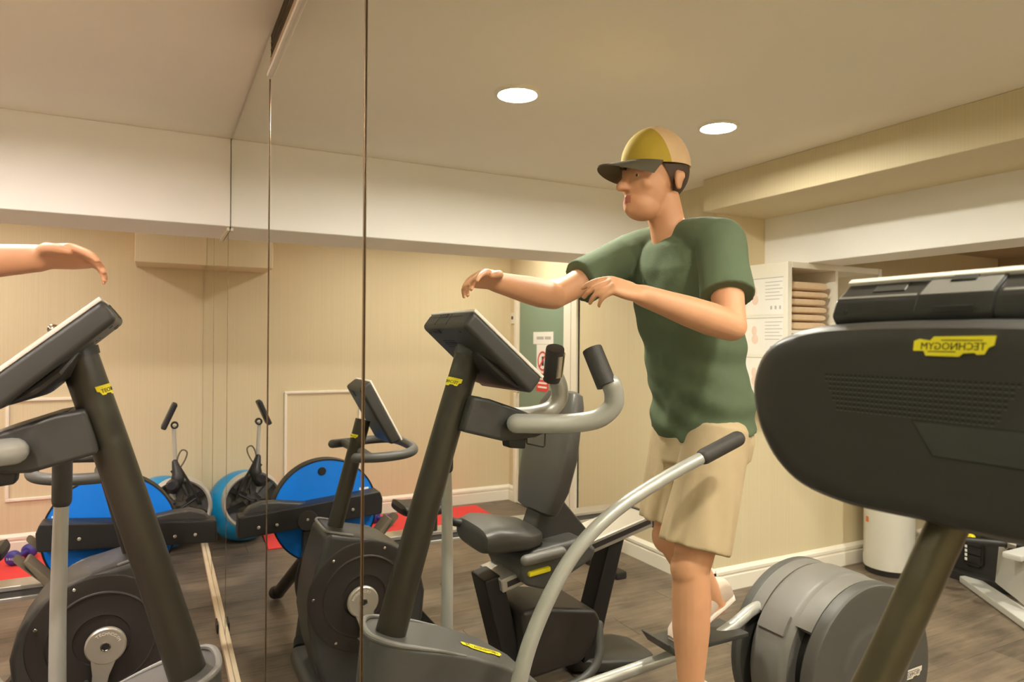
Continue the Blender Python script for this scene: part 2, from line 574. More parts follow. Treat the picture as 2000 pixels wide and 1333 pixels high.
# dropped beams and boxed ducts
struct('beam_back', box(0.0, AL, 3.48, 3.93, 2.012, H - 0.0005, 0.003, 1), 'paint_white')
struct('beam_left', box(3.02, 3.32, YF, YC, 1.945, H - 0.0005, 0.003, 1), 'paint_white')
struct('duct_left', box(2.52, 3.02, YF, YC, 2.243, H - 0.0005, 0.003, 1), 'wallpaper')
struct('duct_back', box(0.0, 0.447, 5.28, YB, 2.0, H - 0.0005, 0.003, 1), 'wallpaper')
struct('ceiling_side', box(3.32, AF, YF, YC, 2.16, 2.2), 'brown_wall')
# light strip where the back beam meets the mirror
struct('trim_1', box(0.002, 0.014, 3.5, 3.92, 1.996, 2.0118), 'trim_white')

# skirting boards with a stepped moulding
def skirt(name, p, q, nrm):
    """along p->q on the floor, nrm points into the room"""
    p, q, nrm = Vector(p), Vector(q), Vector(nrm)
    P = [(0, 0), (0.018, 0), (0.018, 0.085), (0.012, 0.092), (0.012, 0.098), (0.02, 0.103), (0.02, 0.12), (0.010, 0.132), (0.004, 0.14), (0, 0.14)]
    pts = [p + nrm * t + Vector((0, 0, z)) for t, z in P]
    return struct(name, prism3(pts, q - p, 0.0), 'trim_white')
skirt('baseboard_back', V(0.005, YB, 0), V(AL, YB, 0), (0, -1, 0))
skirt('baseboard_left', V(AL, YC - 0.02, 0), V(AL, 4.49, 0), (1, 0, 0))
skirt('baseboard_side', V(AL - 0.02, YC, 0), V(AF, YC, 0), (0, -1, 0))
skirt('baseboard_corner', V(AL, 5.56, 0), V(AL, YB, 0), (1, 0, 0))

# raised picture-frame moulding on the back wall
f0, f1, g0, g1 = 0.595, 1.215, 0.36, 1.063
fr = []
for (a0, a1, z0, z1) in ((f0, f1, g1 - 0.022, g1), (f0, f1, g0, g0 + 0.022), (f0, f0 + 0.022, g0 + 0.022, g1 - 0.022), (f1 - 0.022, f1, g0 + 0.022, g1 - 0.022)):
    fr.append(box(a0, a1, YB - 0.016, YB - 0.0002, z0, z1, 0.004, 1))
struct('trim_2', fr, 'trim_white')

# mirror wall: five sheets and the bare pine strip along their foot
seams = [YF, -1.25, 0.02, 1.10, 2.20, 3.60, 4.555, YB]
MLAB = {3: 'tall mirror sheet under the black air vent, reflecting the blue rower disc', 2: 'big mirror sheet reflecting the man and the cross trainer, past the second joint',
        4: 'mirror sheet behind the vent sheet, reflecting the blue exercise ball', 5: 'mirror sheet past the dropped white beam, seen as a thin strip', 6: 'last mirror sheet in the back corner under the boxed duct',
        1: 'mirror sheet beside the camera, out of the picture', 0: 'mirror sheet at the front end of the room, out of the picture'}
vy0, vy1, vz = 1.22, 2.195, 2.283
for i in range(len(seams) - 1):
    y0, y1 = seams[i] + 0.003, seams[i + 1] - 0.003
    if i == 3:
        sheet = profx([(y0, 0.003), (y1, 0.003), (y1, vz - 0.002), (vy0, vz - 0.002), (vy0, H - 0.012), (y0, H - 0.012)], 0.0, -0.006, 0.0028, 2)
    elif i == 4:
        sheet = profx([(y0, 0.003), (y1, 0.003), (y1, 2.005), (3.477, 2.005), (3.477, H - 0.012), (y0, H - 0.012)], 0.0, -0.006, 0.0028, 2)
    else:
        sheet = box(-0.006, 0.0, y0, y1, 0.003, H - 0.012, 0.0028, 2)
    for v in sheet.verts:
        v.co.x = max(v.co.x, 0.0)
    o = obj('mirror_panel', sheet, 'mirror', sharp=0)
    tag(o, MLAB[i], 'mirror', 'mirror sheets on the wall')
    if i >= 2 and i < 6:
        tk = 0.0022 if i < 4 else 0.001
        top = vz - 0.004 if i == 3 else H - 0.012
        obj('edge_bead', box(0.0002, tk, seams[i + 1] - 0.003, seams[i + 1] + 0.003, 0.031, top if i != 4 else 2.0, 0.0007, 1), 'bead', o)
st = obj('floor_strip', box(0.0005, 0.021, YF + 0.01, 5.55, 0.0, 0.03, 0.002, 1), 'wood')
tag(st, 'bare pale wood strip along the foot of the mirror wall', 'strip')
clip = obj('strip_clip', box(0.0215, 0.030, 3.70, 3.80, 0.0, 0.045, 0.003, 1), 'black')
tag(clip, 'small black clip standing against the pale wood strip', 'clip')

# air vent let into the mirror under the ceiling
vt = thing('air_vent', 'black slatted air vent with pale rim set into the mirror', 'vent', 0.0, (vy0 + vy1) / 2, vz)
obj('backing', box(-0.012, -0.010, vy0, vy1, vz, H - 0.004), 'seam_dark', vt)
for (y0, y1, z0, z1) in ((vy0, vy1, vz, vz + 0.010), (vy0, vy0 + 0.012, vz + 0.010, H - 0.01), ):
    obj('frame_bar', box(-0.008, 0.010, y0, y1, z0, z1, 0.0015, 1), 'bezel', vt)
obj('frame_plate', box(-0.009, 0.002, vy0 + 0.012, vy1, vz + 0.010, vz + 0.050, 0.001, 1), 'brown_wall', vt)
for k in range(4):
    zz = vz + 0.060 + k * 0.021
    obj('slat', prism3([V(-0.009, vy0 + 0.012, zz), V(0.0, vy0 + 0.012, zz + 0.001), V(0.0, vy0 + 0.012, zz + 0.0025), V(-0.009, vy0 + 0.012, zz + 0.0015)], Vector((0, vy1 - vy0 - 0.012, 0))), 'strap', vt)

# door with a green glazed panel on the wall opposite the mirror
dr = struct('door_1', box(AL - 0.012, AL - 0.0005, 4.60, 5.50, 0.005, 1.955, 0.002, 1), 'trim_white')
obj('panel', box(AL - 0.0145, AL - 0.0125, 4.71, 5.46, 0.25, 1.86), 'doorgreen', dr)
for (y0, y1, z0, z1) in ((4.50, 4.585, 0, 1.995), (5.505, 5.56, 0, 1.995), (4.585, 5.505, 1.96, 1.995)):
    obj('frame', box(AL - 0.022, AL - 0.0005, y0, y1, z0, z1, 0.005, 1), 'trim_white', dr)
obj('joint', [box(AL - 0.013, AL - 0.0004, 4.587, 4.598, 0.0, 1.95), box(AL - 0.006, AL - 0.0004, 4.488, 4.4995, 0.142, 1.99)], 'seam_dark', dr)
obj('door_handle', [cyl2(V(AL - 0.013, 5.485, 1.02), V(AL - 0.06, 5.485, 1.02), 0.008, 0.008), cyl2(V(AL - 0.056, 5.49, 1.02), V(AL - 0.056, 5.40, 1.02), 0.008, 0.008)], 'chrome', dr)
sw = thing('light_switch', 'small white switch on the wall beside the green door', 'switch', AL, 5.615, 1.64)
obj('plate', box(AL - 0.009, AL - 0.0003, 5.58, 5.65, 1.64, 1.74, 0.003, 1), 'cardwhite', sw)
obj('toggle', box(AL - 0.018, AL - 0.009, 5.60, 5.625, 1.68, 1.71, 0.003, 1), 'capbrim', sw)
def sign(name, label, y0, y1, z0, z1):
    s = thing(name, label, 'sign', AL - 0.0147, (y0 + y1) / 2, z0)
    obj('sheet', box(AL - 0.0165, AL - 0.0148, y0, y1, z0, z1), 'paper', s)
    return s
s1 = sign('door_sign', 'white paper sign at the top of the green door panel', 4.86, 5.20, 1.455, 1.56)
txt = []
for k, (u0, u1) in enumerate(((4.90, 5.00), (5.02, 5.14))):
    txt.append(box(AL - 0.0175, AL - 0.0166, u0, u1, 1.495, 1.52))
obj('print', txt, 'printgrey', s1, kind='stuff')
s2 = sign('prohibition_sign', 'white and red prohibition notice below the white paper on the green door', 4.93, 5.14, 1.05, 1.452)
obj('red_ring', lathe(V(AL - 0.0166, 5.035, 1.31), (1, 0, 0), [(0, 0.068), (0.001, 0.068), (0.001, 0.085), (0, 0.085)], 32, close_profile=True), 'printred', s2)
obj('red_bar', prism3([V(AL - 0.0172, 4.985, 1.352), V(AL - 0.0172, 4.998, 1.365), V(AL - 0.0172, 5.088, 1.27), V(AL - 0.0172, 5.075, 1.257)], Vector((0.0006, 0, 0))), 'printred', s2)
obj('figure', box(AL - 0.0171, AL - 0.0166, 5.015, 5.05, 1.27, 1.35), 'ink', s2)
obj('red_block', box(AL - 0.0172, AL - 0.0166, 4.93, 5.14, 1.05, 1.205), 'printred', s2)
obj('print', [box(AL - 0.0178, AL - 0.0173, 4.96, 5.11, 1.08 + k * 0.035, 1.095 + k * 0.035) for k in range(3)], 'paper', s2, kind='stuff')

# ------------------------------------------------------------------ downlights
def downlight(a, y, z, label, group='round ceiling downlights', glow='lamp'):
    t = thing('downlight', label, 'ceiling light', a, y, z, group)
    t.location = V(a, y, z)
    obj('trim_ring', lathe(V(a, y, z), (0, 0, -1), [(0.0002, 0.073), (0.0002, 0.088), (0.008, 0.088), (0.013, 0.084), (0.013, 0.076), (0.003, 0.073)], 40, close_profile=True), 'trim_white', t)
    obj('diffuser', lathe(V(a, y, z), (0, 0, -1), [(0.0002, 0.0), (0.0002, 0.0725), (0.0025, 0.0725), (0.0028, 0.0)], 40), glow, t)
    return t
downlight(0.912, 2.303, H, 'lit round downlight nearer to the mirror of the two reflected on the ceiling')
downlight(1.87, 2.235, H, 'lit round downlight above the man, farther from the mirror than its neighbour')
for (a, y, lab) in ((0.912, 0.35, 'added unseen downlight over the front of the big console machine'), (1.87, 0.35, 'added unseen downlight over the middle of the room beside the camera'),
                    (0.912, -1.6, 'added unseen downlight behind the camera near the mirror wall'), (1.87, -1.6, 'added unseen downlight behind the camera by the boxed duct')):
    downlight(a, y, H, lab)  # unseen rows, put in because the room needs more light
for (a, y, lab) in ((1.25, 4.65, 'added unseen dim downlight behind the dropped beam, over the red mat'), (2.15, 4.85, 'added unseen dim downlight behind the dropped beam, by the green door')):
    downlight(a, y, H, lab, glow='lamp_dim')  # unseen rear lamps, invented and dimmed to balance the back walls
for (a, y, lab) in ((3.85, 1.2, 'unseen downlight in the side room before the cable machine'), (4.8, 1.2, 'unseen downlight in the side room by its far wall'), (3.9, -1.2, 'unseen downlight at the front end of the side room')):
    downlight(a, y, 2.16, lab)  # unseen too, assumed to light the side room

# ================================================================== CROSS TRAINER (middle Y = 1.69)
YT = 1.69
ct = thing('cross_trainer', 'dark cross trainer with sloping mast, screen and silver handlebars, used by the man', 'exercise machine', 1.0, YT)
# front housing round the foot of the mast, rounded nose and a raised lip
def nose_body(secs, yc, z0, lean, rnd, name, m, parent):
    rings = []
    for a, hw, zt in secs:
        r = min(rnd, hw * 0.6, (zt - z0) * 0.45)
        pts = [(-hw - 0.012, z0), (-hw - 0.004, z0 + (zt - z0) * 0.5), (-hw, zt - r)]
        for k in range(1, 5):
            an = k / 5 * PI / 2
            pts.append((-hw + r - r * math.cos(an), zt - r + r * math.sin(an)))
        pts.append((-hw + r, zt))
        pts = pts + [(-y_, z_) for y_, z_ in pts[::-1]]
        rings.append([V(a - (zt - z_) * lean, yc + y_, z_) for y_, z_ in pts])
    return obj(name, loft(rings), m, parent)
TS = [(0.168, 0.022, 0.735), (0.172, 0.048, 0.742), (0.182, 0.070, 0.745), (0.205, 0.092, 0.741), (0.245, 0.104, 0.729), (0.32, 0.108, 0.707), (0.42, 0.108, 0.673), (0.52, 0.106, 0.625), (0.62, 0.104, 0.555), (0.72, 0.102, 0.455), (0.80, 0.098, 0.30), (0.84, 0.09, 0.10)]
nose_body(TS, YT, 0.02, 0.09, 0.010, 'base_housing', 'midgrey', ct)
obj('lip', tube([V(0.40, YT - 0.102, 0.678), V(0.32, YT - 0.103, 0.708), V(0.245, YT - 0.099, 0.731), V(0.205, YT - 0.087, 0.743), V(0.184, YT - 0.066, 0.748), V(0.174, YT - 0.040, 0.747), V(0.171, YT, 0.746), V(0.174, YT + 0.040, 0.747), V(0.184, YT + 0.066, 0.748), V(0.205, YT + 0.087, 0.743), V(0.245, YT + 0.099, 0.731), V(0.32, YT + 0.103, 0.708), V(0.40, YT + 0.102, 0.678)], [0.003, 0.007, 0.008, 0.008, 0.008, 0.007, 0.003], 10, 5, True), 'grey', ct)
sl = Vector((-1, 0, -0.48)).normalized()
badge(ct, planar(V(0.485, YT - 0.020, 0.6435), (0.9015, 0, 0.4328), (0, 1, 0)), 0.135)
m0, m1 = V(0.205, YT, 0.62), V(0.453, YT, 1.460)
obj('mast', tube([m0, m0.lerp(m1, 0.33) + Vector((0.004, 0, 0)), m0.lerp(m1, 0.66) + Vector((0.004, 0, 0)), m1], [0.041, 0.0385, 0.0375, 0.037], 32, 4), 'mast', ct)
obj('mast_collar', lathe(m1 - (m1 - m0).normalized() * 0.012, (m1 - m0), [(-0.012, 0.0372), (-0.012, 0.0405), (0.006, 0.0415), (0.006, 0.0372)], 32, close_profile=True), 'black', ct)
def mastmap(m0, m1, c_t, r, ang0):
    ax = (m1 - m0).normalized()
    front = Vector((1, 0, 0)); front = (front - ax * front.dot(ax)).normalized()
    side = ax.cross(front)
    c = m0.lerp(m1, c_t)
    def f(x, y, h):
        an = ang0 + x / r
        return c + ax * y + (front * math.cos(an) + side * math.sin(an)) * (r + h)
    return f
badge(ct, mastmap(m0, m1, (1.362 - 0.62) / 0.84, 0.0377, -0.05), 0.088, 14)
# console: tablet leaning back, screen away from the mirror
yc0, yc1 = 1.545, 1.848
CP = [(0.398, 1.557), (0.368, 1.517), (0.562, 1.340), (0.598, 1.384)]
cpv = [V(a, yc0, z) for a, z in CP]
con = obj('console', prism3(cpv, Vector((0, yc1 - yc0, 0)), 0.013, 4), 'dark', ct)
nf = Vector((-(1.557 - 1.384), 0, (0.598 - 0.398))).normalized()   # screen normal (away from mirror, up)
nf = Vector((-0.654, 0, 0.756))
def off(p, d): return p + nf * d
obj('bezel', prism3([off(cpv[0], -0.004), off(cpv[0], 0.005), off(cpv[3], 0.005), off(cpv[3], -0.004)], Vector((0, yc1 - yc0, 0)), 0.003, 2), 'bezel', con)
e1 = cpv[0].lerp(cpv[3], 0.1); e2 = cpv[0].lerp(cpv[3], 0.85)
obj('screen', prism3([off(e1, 0.0048), off(e1, 0.006), off(e2, 0.006), off(e2, 0.0048)][::1], Vector((0, yc1 - yc0 - 0.04, 0)), 0), 'screen', con).location.y += 0.02
# back details: knob on the top edge, slots, ports
obj('toggle_knob', [ell(off(cpv[0].lerp(cpv[3], 0.40), 0.012) + Vector((0, 0.10, 0)), 0.012, 0.010, 0.010)], 'chrome', con)
bx = (cpv[2] - cpv[1]).normalized()
bn = nf * -1
def backbox(t0, t1, y0, y1, h, bev=0.001):
    p = [cpv[1] + bx * t0 + bn * -0.004, cpv[1] + bx * t1 + bn * -0.004, cpv[1] + bx * t1 + bn * h, cpv[1] + bx * t0 + bn * h]
    return prism3([q + Vector((0, y0 - yc0, 0)) for q in p], Vector((0, y1 - y0, 0)), bev, 1)
obj('vent_slots', [backbox(0.055 + k * 0.008, 0.0575 + k * 0.008, 1.70, 1.78, 0.0012, 0) for k in range(4)], 'black', con)
obj('port', backbox(0.012, 0.024, 1.735, 1.785, 0.0012, 0), 'black', con)
obj('port', backbox(0.018, 0.026, 1.60, 1.612, 0.0012, 0), 'black', con)
obj('port', backbox(0.018, 0.026, 1.812, 1.824, 0.0012, 0), 'black', con)
# top edge: cover seams and latch
tx = (cpv[1] - cpv[0]).normalized(); tn = Vector((0.756, 0, 0.654))
def topbox(t0, t1, y0, y1, h):
    p = [cpv[0] + tx * t0 - tn * 0.004, cpv[0] + tx * t1 - tn * 0.004, cpv[0] + tx * t1 + tn * h, cpv[0] + tx * t0 + tn * h]
    return prism3([q + Vector((0, y0 - yc0, 0)) for q in p], Vector((0, y1 - y0, 0)), 0)
obj('cover_seam', [topbox(0.010, 0.042, 1.752, 1.754, 0.0006), topbox(0.010, 0.042, 1.672, 1.674, 0.0006), topbox(0.016, 0.018, 1.60, 1.80, 0.0006)], 'black', con)
obj('latch', topbox(0.008, 0.019, 1.70, 1.745, 0.0012), 'black', con)
# moulded bulge under the console behind the mast
mb = [cpv[1].lerp(cpv[2], t) + Vector((0, (yc1 - yc0) / 2, 0)) for t in (0.38, 0.55, 0.75, 0.93)]
rr = []
for p, dpt, hw in zip(mb, (0.006, 0.026, 0.026, 0.004), (0.08, 0.125, 0.135, 0.125)):
    rr.append(sring(p + bn * (dpt / 2 - 0.004), Vector((0, 1, 0)), bn, hw, dpt / 2 + 0.004, 3.0, 24))
obj('console_bulge', loft(rr), 'cover', con)
# handlebar bracket, tubes, grips
BP = [(0.430, 1.335), (0.48, 1.326), (0.56, 1.299), (0.675, 1.254), (0.68, 1.236), (0.62, 1.216), (0.52, 1.212), (0.404, 1.243)]
obj('handle_bracket', prof(BP, YT - 0.070, YT + 0.070, 0.012, 3), 'dark', ct)
obj('bracket_tray', prof([(0.46, 1.331), (0.55, 1.303), (0.55, 1.300), (0.46, 1.326)], YT - 0.045, YT + 0.045, 0.001, 1), 'black', ct)
obj('holder_box', prof([(0.542, 1.226), (0.600, 1.226), (0.597, 1.184), (0.547, 1.190)], YT - 0.052, YT - 0.008, 0.004, 2), 'black', ct)
obj('wire_loop', tube([V(0.603, YT - 0.045, 1.222), V(0.604, YT - 0.045, 1.200), V(0.606, YT - 0.045, 1.197), V(0.656, YT - 0.045, 1.185), V(0.661, YT - 0.045, 1.188), V(0.662, YT - 0.045, 1.228)], 0.0022, 8), 'black', ct)
for s, nm in ((-1, 'near'), (1, 'far')):
    o_ = lambda y: YT + s * y
    yh = (lambda t: YT - 0.098 - 0.136 * t) if s < 0 else (lambda t: YT + 0.060 - 0.012 * t)
    hp = [V(0.535, yh(0.0), 1.262), V(0.60, yh(0.25), 1.262), V(0.67, yh(0.5), 1.264), V(0.725, yh(0.75), 1.277), V(0.755, yh(0.9), 1.308), V(0.756, yh(0.95), 1.342), V(0.745, yh(0.97), 1.370)]
    hbar = obj('handlebar', tube([p + Vector((-0.008, 0, 0)) for p in hp], 0.0258, 20, 6, True), 'silver', ct)
    g0, g1 = V(0.739, yh(0.97), 1.366), V(0.722, yh(0.97) - s * 0.045, 1.461)
    obj('grip', tube([g0, g0.lerp(g1, 0.5), g0.lerp(g1, 0.96), g1], [0.0272, 0.0272, 0.0272, 0.0262], 20, 0, False), 'grip', hbar)
    q0, q1 = g0.lerp(g1, 0.18) + Vector((-0.005, -s * 0.004, -0.001)), g0.lerp(g1, 0.85) + Vector((-0.005, -s * 0.004, -0.001))
    obj('pulse_sensor', tube([q0, q1], 0.0248, 20), 'chrome', hbar)
    # swinging arm
    if s < 0:
        pts = [(0.40, 0.300, 0.26), (0.415, 0.305, 0.50), (0.445, 0.31, 0.70), (0.50, 0.31, 0.84), (0.59, 0.31, 0.97), (0.71, 0.31, 1.06), (0.87, 0.31, 1.13), (1.00, 0.31, 1.175)]
        gp = [(1.00, 0.31, 1.175), (1.12, 0.31, 1.215)]
    else:
        pts = [(0.505, 0.300, 0.26), (0.510, 0.30, 0.45), (0.512, 0.30, 0.60), (0.512, 0.30, 0.78), (0.510, 0.30, 0.92), (0.508, 0.30, 1.02), (0.506, 0.30, 1.08)]
        gp = [(0.506, 0.30, 1.08), (0.505, 0.30, 1.20)]
    lv = obj('moving_arm', tube([V(a, o_(yy), z) for a, yy, z in pts], [0.021, 0.018, 0.016], 18, 6, True), 'silver', ct)
    obj('grip', tube([V(a, o_(yy), z) for a, yy, z in gp], 0.0215, 18, 0, True), 'grip', lv)
    pv = pts[0]
    obj('pivot_hub', disc(V(pv[0], o_(0.26), pv[2]), (0, 1, 0), 0.05, 0.09, 0.012), 'midgrey', ct)
    obj('pivot_axle', cyl2(V(pv[0], o_(0.06), pv[2]), V(pv[0], o_(0.24), pv[2]), 0.022, 0.022), 'black', ct)
# rear drum with slots for the cranks
DC = (1.88, 0.34)
DR = 0.315
yd = [1.49, 1.545, 1.600, 1.755, 1.800, 1.845]
AX = (0, 1, 0)
U = Vector((1, 0, 0))       # angle 0 towards the mirror; +90 deg is down (axis x u)
def dlathe(profile, a0=0.0, a1=2 * PI, n=64, close=False):
    return lathe(V(DC[0], 0, DC[1]), AX, profile, n, a0, a1, U, close)
obj('drum_core', dlathe([(yd[0] + 0.01, 0.0), (yd[0] + 0.01, DR - 0.055), (yd[5] - 0.01, DR - 0.055), (yd[5] - 0.01, 0.0)]), 'black', ct)
obj('drum_shell', dlathe([(yd[2], DR - 0.06), (yd[2], DR - 0.012), (yd[2] + 0.012, DR), (yd[2] + 0.03, DR + 0.004), (yd[3] - 0.03, DR + 0.004), (yd[3] - 0.012, DR), (yd[3], DR - 0.012), (yd[3], DR - 0.06)], close=True), 'grey', ct)
obj('drum_ledge', dlathe([(1.625, DR - 0.0), (1.625, DR + 0.012), (1.735, DR + 0.012), (1.735, DR)], -0.68, -0.46, 8, True), 'grey', ct)
for (y0, y1) in ((yd[0], yd[1]), (yd[4], yd[5])):
    so = -1 if y0 == yd[0] else 1
    ye, yi = (y0, y1) if so < 0 else (y1, y0)
    obj('side_disc', dlathe([(yi, DR - 0.10), (yi, DR - 0.01), (yi + so * 0.01, DR), (ye - so * 0.014, DR), (ye - so * 0.004, DR - 0.006), (ye, DR - 0.02), (ye - so * 0.002, DR - 0.12), (ye + so * 0.006, DR - 0.145), (ye + so * 0.012, DR - 0.155), (ye + so * 0.012, 0.0)]), 'midgrey', ct)
# bridges closing the slots over the top of the drum
for (y0, y1) in ((yd[1] - 0.004, yd[2] + 0.004), (yd[3] - 0.004, yd[4] + 0.004)):
    obj('slot_bridge', dlathe([(y0, DR - 0.05), (y0, DR - 0.002), (y1, DR - 0.002), (y1, DR - 0.05)], -PI * 1.05, -0.62, 40, True), 'grey', ct)
badge(ct, planar(V(DC[0] + 0.195, yd[0] - 0.0012, DC[1] - 0.03), (1, 0, 0.0), (0, 0, 1)), 0.13, 0, 'badge', 'bezel', 'ink')
# pedal bars and pedals
for s, yb, pz, pa, cr in ((-1, 1.572, 0.355, 1.03, (1.72, 0.22)), (1, 1.778, 0.475, 1.36, (1.72, 0.50))):
    bar0 = V(0.47 if s > 0 else 0.40, YT + s * 0.25, 0.26)
    P = [bar0, V(0.62, YT + s * 0.20, 0.275 if s < 0 else 0.31), V(pa, yb, pz - 0.035), V(cr[0] - 0.10, yb, cr[1] + 0.02), V(cr[0], yb, cr[1])]
    pb_ = obj('pedal_bar', tube(P, 0.021, 14, 5, True), 'silver', ct)
    ped = prof([(pa - 0.17, pz - 0.012), (pa + 0.16, pz - 0.012), (pa + 0.16, pz + 0.004), (pa - 0.16, pz + 0.004), (pa - 0.19, pz + 0.03), (pa - 0.20, pz + 0.03)], yb - 0.07, yb + 0.07, 0.004, 2)
    obj('pedal', ped, 'dark', pb_)
# floor frame
obj('floor_beam', box(0.3, 1.75, YT - 0.05, YT + 0.02, 0.025, 0.085, 0.01), 'midgrey', ct)
for a in (0.25, 1.75):
    obj('floor_foot', box(a - 0.04, a + 0.04, YT - 0.30, YT + 0.30, 0.0, 0.05, 0.012), 'midgrey', ct)

# ================================================================== UPRIGHT BIKE (middle Y = 2.95)
YK = 2.95
bk = thing('upright_bike', 'dark upright exercise bike with silver crank and loop handlebar, behind the cross trainer', 'exercise bike', 0.5, YK)
CC = (0.455, 0.403)
HB = [(0.31, 0.03), (0.262, 0.20), (0.240, 0.34), (0.246, 0.43), (0.266, 0.53), (0.282, 0.585), (0.303, 0.655), (0.312, 0.685), (0.335, 0.688), (0.42, 0.668), (0.50, 0.648), (0.59, 0.615), (0.665, 0.560), (0.718, 0.48), (0.738, 0.39), (0.728, 0.28), (0.69, 0.17), (0.60, 0.03)]
obj('flywheel_housing', prof(HB, 2.792, 3.075, 0.03, 4, 0.9), 'dark', bk)
obj('side_cover', [lathe(V(CC[0] + 0.012, 2.80, CC[1] + 0.012), (0, -1, 0), [(0, 0.0), (0, 0.226), (0.004, 0.231), (0.010, 0.228), (0.013, 0.222), (0.013, 0.172), (0.0155, 0.169), (0.0165, 0.166), (0.0135, 0.163), (0.012, 0.12), (0.016, 0.09), (0.012, 0.086), (0.010, 0.0)], 72)], 'cover', bk)
obj('side_cover', [lathe(V(CC[0] + 0.012, 3.07, CC[1] + 0.012), (0, 1, 0), [(0, 0.0), (0, 0.226), (0.004, 0.231), (0.010, 0.228), (0.013, 0.222), (0.013, 0.0)], 48)], 'cover', bk)
for an in (20, 66, 128, 175, 236, 300):
    r_ = 0.208
    c_ = V(CC[0] + 0.012 + r_ * math.cos(math.radians(an)), 2.785, CC[1] + 0.012 + r_ * math.sin(math.radians(an)))
    obj('screw', disc(c_, (0, 1, 0), 0.006, 0.006, 0.002, 14), 'chrome', bk)
hl = obj('mast_lip', tube([V(0.42, 2.806, 0.668), V(0.345, 2.808, 0.688), V(0.322, 2.825, 0.693), V(0.314, 2.86, 0.694), V(0.313, YK, 0.694), V(0.314, 3.01, 0.694), V(0.322, 3.045, 0.693), V(0.345, 3.06, 0.688), V(0.42, 3.06, 0.668)], 0.006, 10, 5, True), 'grey', bk)
badge(bk, planar(V(0.618, 2.87, 0.5685), (0.55, 0.75, 0.38), (0.60, -0.66, 0.45)), 0.07)
k0, k1 = V(0.362, YK, 0.60), V(0.500, YK, 1.13)
obj('mast', tube([k0, k1], 0.0335, 28), 'mast', bk)
badge(bk, mastmap(k0, k1, 0.86, 0.0335, -0.2), 0.066, 12)
KP = [(0.498, 1.307), (0.452, 1.272), (0.592, 1.028), (0.640, 1.046)]
ky0, ky1 = 2.835, 3.075
kv = [V(a, ky0, z) for a, z in KP]
kc = obj('console', prism3(kv, Vector((0, ky1 - ky0, 0)), 0.012, 3), 'dark', bk)
kn = (kv[3] - kv[0]).cross(Vector((0, 1, 0))).normalized()
if kn.x > 0: kn = -kn
obj('bezel', prism3([kv[0] - kn * 0.004, kv[0] + kn * 0.005, kv[3] + kn * 0.005, kv[3] - kn * 0.004], Vector((0, ky1 - ky0, 0)), 0.003), 'bezel', kc)
kx = (kv[2] - kv[1]).normalized()
obj('port', prism3([kv[1] + kx * 0.02 + kn * 0.003, kv[1] + kx * 0.045 + kn * 0.003, kv[1] + kx * 0.045 - kn * 0.002, kv[1] + kx * 0.02 - kn * 0.002], Vector((0, 0.05, 0))), 'black', kc).location.y += 0.14
# loop handlebar
lp = [V(0.415, 2.74, 1.000), V(0.50, 2.715, 1.000), V(0.60, 2.715, 1.005), V(0.665, 2.76, 1.012), V(0.685, 2.86, 1.018), V(0.685, 3.04, 1.018), V(0.665, 3.14, 1.012), V(0.60, 3.185, 1.005), V(0.50, 3.185, 1.0), V(0.415, 3.16, 1.0)]
obj('handlebar', tube(lp, 0.020, 16, 6, True), 'midgrey', bk)
obj('handlebar_clamp', tube([V(0.47, 2.73, 1.0), V(0.485, YK, 0.995), V(0.47, 3.17, 1.0)], 0.019, 14, 6), 'midgrey', bk)
